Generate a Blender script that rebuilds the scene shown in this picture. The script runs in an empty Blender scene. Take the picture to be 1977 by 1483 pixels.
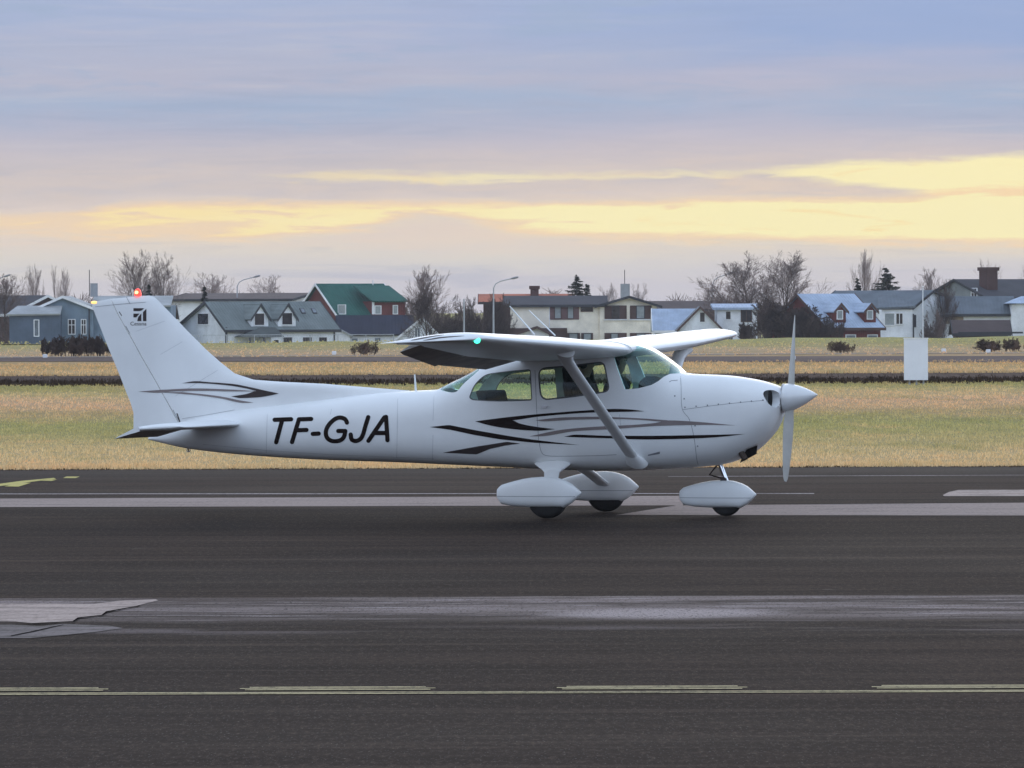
import bpy, bmesh, math, random
import numpy as np
from mathutils import Vector, Matrix
rnd = random.Random(7)
SC = bpy.context.scene
COL = SC.collection
# ------------------------------------------------------------------ camera
F_PX, CAM_H, HORIZON, ROLL = 12400.0, 2.3, 600.0, math.radians(.2)
_th = math.atan((741.5 - HORIZON) / F_PX)
FW = Vector((0, math.cos(_th), -math.sin(_th)))
_u0 = Vector((0, math.sin(_th), math.cos(_th))); _r0 = Vector((1, 0, 0))
RT = _r0 * math.cos(ROLL) - _u0 * math.sin(ROLL)
UP = _r0 * math.sin(ROLL) + _u0 * math.cos(ROLL)
CAMP = Vector((0, 0, CAM_H))
cd = bpy.data.cameras.new('camera'); cam = bpy.data.objects.new('camera', cd); COL.objects.link(cam)
cd.sensor_width = 36; cd.lens = 36 * F_PX / 1977; cd.clip_start = .5; cd.clip_end = 30000
cam.matrix_world = Matrix(((RT.x, UP.x, -FW.x, 0), (RT.y, UP.y, -FW.y, 0), (RT.z, UP.z, -FW.z, CAM_H), (0, 0, 0, 1)))
SC.camera = cam
SC.render.resolution_x, SC.render.resolution_y = 1024, 768
SC.view_settings.view_transform = 'Standard'; SC.view_settings.look = 'None'
SC.view_settings.exposure = 0.0; SC.view_settings.gamma = 1.0; SC.view_settings.use_curve_mapping = False

# ------------------------------------------------------------------ node helpers
class NT:
    def __init__(s, tree): s.t = tree; s.n = tree.nodes; s.l = tree.links
    def _set(s, sock, v):
        if isinstance(v, bpy.types.NodeSocket): s.l.new(v, sock)
        elif v is not None:
            if sock.type == 'RGBA' and len(v) == 3: v = (*v, 1)
            sock.default_value = v
    def m(s, op, a, b=None, c=None, clamp=False):
        n = s.n.new('ShaderNodeMath'); n.operation = op; n.use_clamp = clamp
        for i, v in enumerate((a, b, c)):
            if v is not None: s._set(n.inputs[i], v)
        return n.outputs[0]
    def ss(s, x, e0, e1):
        n = s.n.new('ShaderNodeMapRange'); n.interpolation_type = 'SMOOTHSTEP'
        s._set(n.inputs[0], x); s._set(n.inputs[1], e0); s._set(n.inputs[2], e1)
        return n.outputs[0]
    def mr(s, x, a, b, c, d):
        n = s.n.new('ShaderNodeMapRange')
        for i, v in enumerate((x, a, b, c, d)): s._set(n.inputs[i], v)
        return n.outputs[0]
    def mix(s, f, a, b, bt='MIX'):
        n = s.n.new('ShaderNodeMix'); n.data_type = 'RGBA'; n.blend_type = bt; n.clamp_factor = True
        s._set(n.inputs[0], f); s._set(n.inputs[6], a); s._set(n.inputs[7], b)
        return n.outputs[2]
    def ramp(s, x, stops, interp='LINEAR'):
        n = s.n.new('ShaderNodeValToRGB'); cr = n.color_ramp; cr.interpolation = interp
        while len(cr.elements) < len(stops): cr.elements.new(.5)
        for e, (p, c) in zip(cr.elements, stops): e.position = p; e.color = (*c, 1) if len(c) == 3 else c
        s._set(n.inputs[0], x); return n.outputs[0]
    def curve(s, x, pts):
        n = s.n.new('ShaderNodeFloatCurve'); c = n.mapping.curves[0]
        while len(c.points) < len(pts): c.points.new(.5, .5)
        for p, (a, b) in zip(c.points, pts): p.location = (a, b)
        n.mapping.update(); s._set(n.inputs[1], x); return n.outputs[0]
    def xyz(s, x, y, z=0.0):
        n = s.n.new('ShaderNodeCombineXYZ')
        for i, v in enumerate((x, y, z)): s._set(n.inputs[i], v)
        return n.outputs[0]
    def sep(s, v):
        n = s.n.new('ShaderNodeSeparateXYZ'); s._set(n.inputs[0], v); return n.outputs
    def noise(s, vec, scale=1., detail=4., rough=.55, dist=0.):
        n = s.n.new('ShaderNodeTexNoise'); s._set(n.inputs['Vector'], vec)
        n.inputs['Scale'].default_value = scale; n.inputs['Detail'].default_value = detail
        n.inputs['Roughness'].default_value = rough; n.inputs['Distortion'].default_value = dist
        return n.outputs['Fac']
    def tc(s, name='Object'):
        return s.n.new('ShaderNodeTexCoord').outputs[name]
    def pos(s): return s.n.new('ShaderNodeNewGeometry').outputs['Position']
    def scale(s, v, sc):
        n = s.n.new('ShaderNodeVectorMath'); n.operation = 'MULTIPLY'; s._set(n.inputs[0], v); n.inputs[1].default_value = sc
        return n.outputs[0]

def lin(r, g, b):
    f = lambda c: (c / 255 / 12.92) if c / 255 <= .04045 else ((c / 255 + .055) / 1.055) ** 2.4
    return (f(r), f(g), f(b))

# ------------------------------------------------------------------ sky
SUN_EL, SUN_AZ = math.radians(9), math.radians(7)      # low sun behind the clouds, ahead and a little to the right
W = bpy.data.worlds.new('World'); SC.world = W; W.use_nodes = True
w = NT(W.node_tree)
for n in list(w.n): w.n.remove(n)
d = w.sep(w.tc('Generated'))
el = w.m('MULTIPLY', w.m('ARCSINE', d[2]), 57.2958)
az = w.m('MULTIPLY', w.m('ARCTAN2', d[0], d[1]), 57.2958)
nv = w.xyz(w.m('MULTIPLY', az, .42), w.m('MULTIPLY', el, 3.0), 0.)
n1 = w.m('SUBTRACT', w.noise(nv, 1.0, 6, .55, .6), .5)
n2 = w.m('SUBTRACT', w.noise(w.xyz(w.m('MULTIPLY', az, 1.1), w.m('MULTIPLY', el, 9.), 3.7), 1.0, 5, .6, .8), .5)
n3 = w.m('SUBTRACT', w.noise(w.xyz(w.m('MULTIPLY', az, .22), w.m('MULTIPLY', el, 1.6), 9.1), 1.0, 5, .5, .4), .5)
elw = w.m('ADD', el, w.m('ADD', w.m('MULTIPLY', n1, .45), w.m('MULTIPLY', n2, .22)))
# layered cloud deck close to the horizon
K = 1 / 3.2
base = w.ramp(w.m('MULTIPLY', elw, K), [(0, lin(202, 200, 210)), (.25 * K, lin(206, 202, 208)), (.5 * K, lin(217, 212, 206)), (.66 * K, lin(221, 210, 203)),
    (.95 * K, lin(205, 200, 207)), (1.10 * K, lin(184, 186, 201)), (1.3 * K, lin(186, 186, 200)), (1.55 * K, lin(182, 184, 203)), (1.72 * K, lin(174, 182, 204)), (1.86 * K, lin(168, 182, 207)),
    (2.05 * K, lin(182, 184, 203)), (2.3 * K, lin(177, 184, 207)), (2.6 * K, lin(168, 181, 211)), (3.2 * K, lin(166, 181, 213))])
stk = w.m('SUBTRACT', w.noise(w.xyz(w.m('MULTIPLY', az, .55), w.m('MULTIPLY', el, 8.5), 4.4), 1.0, 7, .62, .7), .5)
base = w.mix(w.m('MULTIPLY', w.ss(stk, .0, .2), .5), base, w.mix(.5, base, lin(206, 203, 210)))
base = w.mix(w.m('MULTIPLY', w.ss(stk, .0, -.2), .5), base, w.mix(.5, base, lin(150, 163, 190)))
right = w.ss(az, -3.5, 4.5)
bluer = w.m('MULTIPLY', w.m('MULTIPLY', w.ss(el, 1.9, 2.5), w.ss(w.m('ADD', az, w.m('MULTIPLY', n3, 12.)), -1.5, 3.0)), .75)
base = w.mix(bluer, base, lin(148, 171, 213))
pinky = w.m('MULTIPLY', w.ss(n3, .0, .16), .35)
base = w.mix(w.m('MULTIPLY', pinky, w.ss(el, 1.1, 1.5)), base, lin(196, 190, 205))
blane = w.m('MULTIPLY', w.ss(w.m('ADD', n1, w.m('MULTIPLY', n2, .6)), .05, .22), w.m('MULTIPLY', w.ss(el, 1.3, 1.8), .5))
base = w.mix(blane, base, lin(160, 178, 205))
# the yellow break in the clouds: lower and upper edge by azimuth
A = w.mr(az, -5., 5., 0., 1.)
def edge(px_py):                                        # pairs (pixel column, row) of the photograph to (azimuth, elevation)
    return [(((px - 988.5) / 216.4 + 5) / 10, (600 - py + (px - 988.5) * -.0035) / 216.4 / 2) for px, py in px_py]
lo = w.m('MULTIPLY', w.curve(A, edge([(-93, 446), (60, 456), (200, 466), (400, 468), (640, 454), (760, 434), (850, 424), (940, 438), (1060, 457), (1300, 468), (1700, 474), (2070, 482)])), 2.)
hi = w.m('MULTIPLY', w.curve(A, edge([(-93, 420), (0, 414), (120, 407), (260, 389), (600, 386), (1000, 387), (1400, 381), (1700, 376), (1850, 366), (2070, 360)])), 2.)
n4 = w.m('SUBTRACT', w.noise(w.xyz(w.m('MULTIPLY', az, 3.2), w.m('MULTIPLY', el, 16.), 6.1), 1.0, 4, .6, .5), .5)
ew = w.m('ADD', el, w.m('ADD', w.m('ADD', w.m('MULTIPLY', n1, .07), w.m('MULTIPLY', n2, .16)), w.m('MULTIPLY', n4, .07)))
band = w.m('MULTIPLY', w.ss(w.m('SUBTRACT', ew, lo), -.05, .10), w.ss(w.m('SUBTRACT', hi, ew), -.035, .08))
lo2 = w.m('MULTIPLY', w.curve(A, edge([(-93, 330), (380, 330), (520, 347), (760, 353), (980, 352), (1080, 347), (1380, 345), (1440, 340), (1600, 351), (1760, 370), (1850, 386), (2070, 400)])), 2.)
hi2 = w.m('MULTIPLY', w.curve(A, edge([(-93, 345), (380, 344), (520, 340), (640, 333), (860, 332), (980, 334), (1080, 333), (1380, 333), (1500, 326), (1650, 309), (1800, 304), (2070, 292)])), 2.)
band2 = w.m('MULTIPLY', w.ss(w.m('SUBTRACT', ew, lo2), -.02, .05), w.ss(w.m('SUBTRACT', hi2, ew), -.03, .07))
band2 = w.m('MULTIPLY', band2, w.mr(right, 0., 1., .55, 1.))
glow = w.m('MULTIPLY', w.ss(el, .35, .75), w.m('SUBTRACT', 1., w.ss(el, 1.1, 1.75)))
glow = w.m('MULTIPLY', glow, w.mr(right, 0., 1., .44, .72))
base = w.mix(w.m('MULTIPLY', glow, w.m('ADD', .75, n2)), base, lin(247, 219, 186))
yel = w.mix(w.ss(w.m('ADD', az, w.m('MULTIPLY', n3, 9.)), -3.5, .5), lin(251, 229, 174), lin(253, 241, 188))
yel = w.mix(w.ss(n2, .05, .2), yel, lin(252, 230, 172))
brk = w.ss(w.m('ADD', w.m('ADD', n2, n1), w.mr(right, 0., 1., -.02, .35)), -.16, .06)
band = w.m('MULTIPLY', band, w.m('ADD', .58, w.m('MULTIPLY', brk, .42)))
fringe = w.m('MULTIPLY', w.m('MULTIPLY', band, w.m('SUBTRACT', 1., band)), 3.2, clamp=True)
yel = w.mix(fringe, yel, lin(249, 214, 172))
cl = w.mix(band, base, yel)
cl = w.mix(band2, cl, yel)
# extra sky gain added above the view to light the scene, broken so that the clear sky shows
up = w.m('MAXIMUM', w.m('SUBTRACT', d[2], .05), 0.)
gain = w.m('ADD', 1.0, w.m('MULTIPLY', w.m('POWER', up, .4), w.m('SUBTRACT', 2.95, w.m('MULTIPLY', up, 2.6))))
hic = w.mix(w.ss(w.noise(w.xyz(d[0], d[1], w.m('MULTIPLY', d[2], 2.)), 2.2, 6, .6, .3), .35, .68), lin(168, 196, 233), lin(210, 214, 224))
cl = w.mix(w.ss(d[2], .05, .22), cl, hic)
cl = w.mix(1.0, cl, w.xyz(gain, gain, gain), 'MULTIPLY')
sky = w.n.new('ShaderNodeTexSky'); sky.sky_type = 'NISHITA'; sky.sun_disc = False
sky.sun_elevation = SUN_EL; sky.sun_rotation = SUN_AZ
cl10 = w.mix(1.0, cl, (10, 10, 10), 'MULTIPLY')
clear = w.m('MULTIPLY', w.ss(d[2], .03, .3), .25)       # high cloud thins out upwards
bg = w.n.new('ShaderNodeBackground'); bg.inputs[1].default_value = .1
w._set(bg.inputs[0], w.mix(clear, cl10, sky.outputs[0]))
wo = w.n.new('ShaderNodeOutputWorld'); w.l.new(bg.outputs[0], wo.inputs[0])
sl = bpy.data.lights.new('sun', 'SUN'); sl.energy = .35; sl.angle = math.radians(22); sl.color = (1, .90, .74)
sun = bpy.data.objects.new('sun', sl); COL.objects.link(sun)
_sd = Vector((math.sin(SUN_AZ) * math.cos(SUN_EL), math.cos(SUN_AZ) * math.cos(SUN_EL), math.sin(SUN_EL)))
sun.rotation_euler = (-_sd).to_track_quat('-Z', 'Y').to_euler()
sun.location = (0, 0, 60)

# ------------------------------------------------------------------ pixels to places
def ray(px, py): return FW * F_PX + RT * (px - 988.5) + UP * (741.5 - py)
def on_ground(px, py, z=0.):
    d = ray(px, py); return CAMP + d * ((z - CAM_H) / d.z)
def at(px, py, Y):
    d = ray(px, py); return CAMP + d * (Y / d.y)
class Frame:                                            # a thing's own axes: where the sight line meets one of its planes
    def __init__(s, O, rot):
        s.O = Vector(O); s.rot = rot
        s.ex = Vector((math.cos(rot), math.sin(rot), 0)); s.ey = Vector((-math.sin(rot), math.cos(rot), 0))
    def hit(s, px, py, v=0.):
        d = ray(px, py); t = (v + (s.O - CAMP).dot(s.ey)) / d.dot(s.ey); P = CAMP + d * t - s.O
        return P.dot(s.ex), P.z
    def hit_u(s, px, py, u=0.):
        d = ray(px, py); t = (u + (s.O - CAMP).dot(s.ex)) / d.dot(s.ex); P = CAMP + d * t - s.O
        return P.dot(s.ey), P.z

# ------------------------------------------------------------------ object helpers
def link(o, parent=None):
    COL.objects.link(o)
    if parent is not None: o.parent = parent
    return o
def tag(o, label=None, cat=None, group=None, kind=None):
    if label: o['label'] = label
    if cat: o['category'] = cat
    if group: o['group'] = group
    if kind: o['kind'] = kind
    return o
def thing(name, label, cat, loc=(0, 0, 0), rz=0., group=None):
    o = bpy.data.objects.new(name, None); o.location = loc; o.rotation_euler = (0, 0, rz); o.empty_display_size = .3
    link(o); return tag(o, label, cat, group)
class MB:
    def __init__(s): s.v = []; s.f = []; s.m = []
    def add(s, vs, fs, mi=0):
        k = len(s.v); s.v.extend(tuple(x) for x in vs); s.f.extend(tuple(i + k for i in f) for f in fs); s.m.extend([mi] * len(fs)); return s
    def loft(s, rings, cap0=True, cap1=True, mi=0, closed=True):
        n = len(rings[0]); vs = [p for r in rings for p in r]; fs = []
        for i in range(len(rings) - 1):
            for j in range(n if closed else n - 1):
                k = (j + 1) % n; fs.append((i * n + j, i * n + k, (i + 1) * n + k, (i + 1) * n + j))
        if cap0: fs.append(tuple(range(n - 1, -1, -1)))
        if cap1: fs.append(tuple((len(rings) - 1) * n + j for j in range(n)))
        return s.add(vs, fs, mi)
    def box(s, x0, x1, y0, y1, z0, z1, mi=0):
        vs = [(x, y, z) for z in (z0, z1) for x, y in ((x0, y0), (x1, y0), (x1, y1), (x0, y1))]
        return s.add(vs, [(3, 2, 1, 0), (4, 5, 6, 7), (0, 1, 5, 4), (1, 2, 6, 5), (2, 3, 7, 6), (3, 0, 4, 7)], mi)
    def tube(s, pts, rad, n=8, mi=0, cap=True):
        pts = [Vector(p) for p in pts]; rad = rad if hasattr(rad, '__len__') else [rad] * len(pts); rings = []
        prev = None
        for i, p in enumerate(pts):
            t = (pts[min(i + 1, len(pts) - 1)] - pts[max(i - 1, 0)]).normalized()
            a = prev if prev is not None else (Vector((0, 0, 1)) if abs(t.z) < .9 else Vector((1, 0, 0)))
            b = t.cross(a).normalized(); a = b.cross(t).normalized(); prev = a
            rings.append([p + (a * math.cos(2 * math.pi * k / n) + b * math.sin(2 * math.pi * k / n)) * rad[i] for k in range(n)])
        return s.loft(rings, cap, cap, mi)
    def lathe(s, prof, n=32, axis='x', c=(0, 0, 0), mi=0, cap=True):
        rings = []
        for a, r in prof:
            ring = []
            for k in range(n):
                t = 2 * math.pi * k / n; q = (a, r * math.cos(t), r * math.sin(t))
                if axis == 'y': q = (q[2], a, q[1])
                if axis == 'z': q = (q[1], q[2], a)
                ring.append((q[0] + c[0], q[1] + c[1], q[2] + c[2]))
            rings.append(ring)
        return s.loft(rings, cap, cap, mi)
    def prism(s, poly, fn0, fn1, mi=0):                 # polygon (a, b) swept from fn0(a, b) to fn1(a, b)
        n = len(poly); vs = [fn0(a, b) for a, b in poly] + [fn1(a, b) for a, b in poly]
        return s.add(vs, [tuple(range(n - 1, -1, -1)), tuple(range(n, 2 * n))] + [(i, (i + 1) % n, n + (i + 1) % n, n + i) for i in range(n)], mi)
    def mesh(s, name, mats, smooth=None):
        me = bpy.data.meshes.new(name); me.from_pydata([tuple(map(float, p)) for p in s.v], [], s.f)
        for m in (mats if isinstance(mats, (list, tuple)) else [mats]): me.materials.append(m)
        if any(s.m): me.polygons.foreach_set('material_index', s.m)
        fix(me, smooth); return me
    def build(s, name, mats, parent=None, smooth=None):
        return link(bpy.data.objects.new(name, s.mesh(name, mats, smooth)), parent)
def fix(me, smooth=None):
    bm = bmesh.new(); bm.from_mesh(me); bmesh.ops.recalc_face_normals(bm, faces=bm.faces); bm.to_mesh(me); bm.free()
    if smooth:
        me.polygons.foreach_set('use_smooth', [True] * len(me.polygons)); me.set_sharp_from_angle(angle=math.radians(smooth))
    me.update()
def fast_mesh(name, V, Fc, mat, parent=None, n=3):      # numpy arrays of vertices and equal-sized faces
    me = bpy.data.meshes.new(name); V = np.asarray(V, dtype=np.float32); Fc = np.asarray(Fc, dtype=np.int32)
    me.vertices.add(len(V)); me.vertices.foreach_set('co', V.ravel())
    me.loops.add(Fc.size); me.loops.foreach_set('vertex_index', Fc.ravel())
    me.polygons.add(len(Fc)); me.polygons.foreach_set('loop_start', np.arange(0, Fc.size, n, dtype=np.int32))
    me.polygons.foreach_set('loop_total', np.full(len(Fc), n, dtype=np.int32))
    me.update(calc_edges=True); me.validate(); me.materials.append(mat)
    return link(bpy.data.objects.new(name, me), parent)
def boolean(me, cutter, op='DIFFERENCE'):
    a = bpy.data.objects.new('tmp', me); b = bpy.data.objects.new('tmpb', cutter); COL.objects.link(a); COL.objects.link(b)
    md = a.modifiers.new('b', 'BOOLEAN'); md.object = b; md.operation = op; md.solver = 'EXACT'
    dg = bpy.context.evaluated_depsgraph_get(); out = bpy.data.meshes.new_from_object(a.evaluated_get(dg))
    bpy.data.objects.remove(a); bpy.data.objects.remove(b); return out
def pchip(xs, ys):
    xs = np.array(xs, float); ys = np.array(ys, float); o = np.argsort(xs); xs = xs[o]; ys = ys[o]
    h = np.diff(xs); dl = np.diff(ys) / h; m = np.zeros_like(ys); m[0] = dl[0]; m[-1] = dl[-1]
    for i in range(1, len(xs) - 1):
        if dl[i - 1] * dl[i] > 0:
            a, b = 2 * h[i] + h[i - 1], h[i] + 2 * h[i - 1]; m[i] = (a + b) / (a / dl[i - 1] + b / dl[i])
    def f(x):
        x = min(max(x, xs[0]), xs[-1]); i = min(int(np.searchsorted(xs, x, 'right')) - 1, len(xs) - 2); t = (x - xs[i]) / h[i]
        return float((2 * t**3 - 3 * t**2 + 1) * ys[i] + (t**3 - 2 * t**2 + t) * h[i] * m[i] + (-2 * t**3 + 3 * t**2) * ys[i + 1] + (t**3 - t**2) * h[i] * m[i + 1])
    return f
def linterp(xs, ys):
    o = np.argsort(xs); X = np.array(xs, float)[o]; Y = np.array(ys, float)[o]
    return lambda x: float(np.interp(x, X, Y))
def round_poly(pts, r, n=5):
    out = []; N = len(pts); rr = r if hasattr(r, '__len__') else [r] * N
    for i in range(N):
        p = Vector(pts[i]); a = Vector(pts[i - 1]) - p; b = Vector(pts[(i + 1) % N]) - p
        q = min(rr[i], a.length * .45, b.length * .45)
        if q < 1e-4: out.append(tuple(p)); continue
        A, B = p + a.normalized() * q, p + b.normalized() * q
        for k in range(n + 1):
            t = k / n; out.append(tuple(A * (1 - t)**2 + p * 2 * t * (1 - t) + B * t * t))
    return out
def offset_poly(pts, dd):                               # outward offset of a convex-ish polygon
    N = len(pts); P = [Vector(p) for p in pts]; ar = sum(P[i].x * P[(i + 1) % N].y - P[(i + 1) % N].x * P[i].y for i in range(N)); sg = 1 if ar > 0 else -1
    out = []
    for i in range(N):
        t = (P[(i + 1) % N] - P[i - 1]).normalized(); out.append((P[i].x + t.y * dd * sg, P[i].y - t.x * dd * sg))
    return out

# ------------------------------------------------------------------ materials
def mat(name, col, rough=.6, var=.12, scale=3., spec=.4, metal=0., coat=0., bump=0., bscale=40., ribs=None, emit=None, col2=None):
    m = bpy.data.materials.new(name); m.use_nodes = True; t = NT(m.node_tree); b = t.n['Principled BSDF']
    o = t.tc('Object')
    n = t.noise(o, scale, 5, .6)
    c2 = col2 or tuple(c * (1 - 2 * var) for c in col); c1 = col if col2 else tuple(min(1, c * (1 + var)) for c in col)
    t._set(b.inputs['Base Color'], t.mix(t.ss(n, .3, .7), c2, c1))
    b.inputs['Roughness'].default_value = rough; b.inputs['Metallic'].default_value = metal
    b.inputs['Specular IOR Level'].default_value = spec; b.inputs['Coat Weight'].default_value = coat; b.inputs['Coat Roughness'].default_value = .06
    h = None
    if bump: h = t.m('MULTIPLY', t.noise(o, bscale, 4, .6), bump)
    if ribs:
        ax, per, dep = ribs; s = t.m('MULTIPLY', t.m('SINE', t.m('MULTIPLY', t.sep(o)[ax], 2 * math.pi / per)), dep)
        h = s if h is None else t.m('ADD', h, s)
    if h is not None:
        bn = t.n.new('ShaderNodeBump'); bn.inputs['Strength'].default_value = 1.; bn.inputs['Distance'].default_value = 1.
        t._set(bn.inputs['Height'], h); t.l.new(bn.outputs[0], b.inputs['Normal'])
    if emit: b.inputs['Emission Color'].default_value = (*emit[0], 1); b.inputs['Emission Strength'].default_value = emit[1]
    return m
def glass_mat(name, tint, refl=1.0, rough=.02):
    m = bpy.data.materials.new(name); m.use_nodes = True; t = NT(m.node_tree)
    for n in list(t.n): t.n.remove(n)
    tr = t.n.new('ShaderNodeBsdfTransparent'); tr.inputs[0].default_value = (*tint, 1)
    gl = t.n.new('ShaderNodeBsdfGlossy'); gl.inputs['Roughness'].default_value = rough
    ge = t.n.new('ShaderNodeNewGeometry'); dt = t.n.new('ShaderNodeVectorMath'); dt.operation = 'DOT_PRODUCT'
    t.l.new(ge.outputs['Normal'], dt.inputs[0]); t.l.new(ge.outputs['Incoming'], dt.inputs[1])
    fr = t.m('ADD', .035, t.m('MULTIPLY', t.m('POWER', t.m('SUBTRACT', 1., t.m('ABSOLUTE', dt.outputs['Value']), clamp=True), 5.), .9))
    mx = t.n.new('ShaderNodeMixShader'); t._set(mx.inputs[0], t.m('MULTIPLY', fr, refl, clamp=True))
    t.l.new(tr.outputs[0], mx.inputs[1]); t.l.new(gl.outputs[0], mx.inputs[2])
    o = t.n.new('ShaderNodeOutputMaterial'); t.l.new(mx.outputs[0], o.inputs[0]); return m
# ------------------------------------------------------------------ ground, pavements, markings
def ground_mat(name, blades=False):
    m = bpy.data.materials.new(name); m.use_nodes = True; t = NT(m.node_tree); b = t.n['Principled BSDF']
    p = t.pos(); x, y, z = t.sep(p)
    big = t.m('SUBTRACT', t.noise(t.xyz(t.m('MULTIPLY', x, .05), t.m('MULTIPLY', y, .045), 2.), 1., 5, .6, .5), .5)
    med = t.noise(t.xyz(t.m('MULTIPLY', x, .45), t.m('MULTIPLY', y, .10), 5.), 1., 6, .65, .4)
    fine = t.noise(t.xyz(t.m('MULTIPLY', x, 4.), t.m('MULTIPLY', y, 1.2), 1.), 1., 5, .7)
    yy = t.mr(t.m('ADD', y, t.m('MULTIPLY', t.m('MULTIPLY', big, y), .22)), 90., 520., 0., 1.)
    g = lambda Y: (Y - 90) / 430
    c = t.ramp(yy, [(g(90), (.24, .19, .105)), (g(104), (.255, .21, .115)), (g(117), (.19, .175, .085)), (g(131), (.165, .165, .07)), (g(145), (.22, .175, .095)), (g(160), (.275, .20, .12)),
        (g(178), (.235, .20, .10)), (g(198), (.155, .15, .06)), (g(214), (.14, .11, .055)), (g(240), (.26, .20, .105)), (g(275), (.24, .175, .085)), (g(335), (.24, .185, .115)), (g(375), (.245, .20, .12)), (g(400), (.215, .19, .10)), (g(450), (.19, .182, .082)), (g(515), (.20, .20, .085))])
    c = t.mix(t.m('MULTIPLY', t.ss(med, .50, .72), .55), c, (.12, .125, .05))
    c = t.mix(t.m('MULTIPLY', t.ss(med, .48, .28), .45), c, (.31, .215, .115))
    c = t.mix(1., c, (1.76, 1.56, 1.52), 'MULTIPLY')
    c = t.mix(t.ss(fine, .62, .8), c, (.12, .085, .04))
    c = t.mix(t.m('MULTIPLY', t.ss(fine, .42, .25), .35), c, (.40, .33, .20))
    if blades: 
        r = t.n.new('ShaderNodeNewGeometry').outputs['Random Per Island']
        c = t.mix(1., c, t.ramp(r, [(0, (1.55, 1.55, 1.5)), (.5, (1.95, 1.9, 1.8)), (1, (2.35, 2.25, 2.1))]), 'MULTIPLY')
    t._set(b.inputs['Base Color'], c); b.inputs['Roughness'].default_value = 1.; b.inputs['Specular IOR Level'].default_value = 0.
    return m
M_grass = ground_mat('dry_grass'); M_blade = ground_mat('grass_blades', True)

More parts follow.
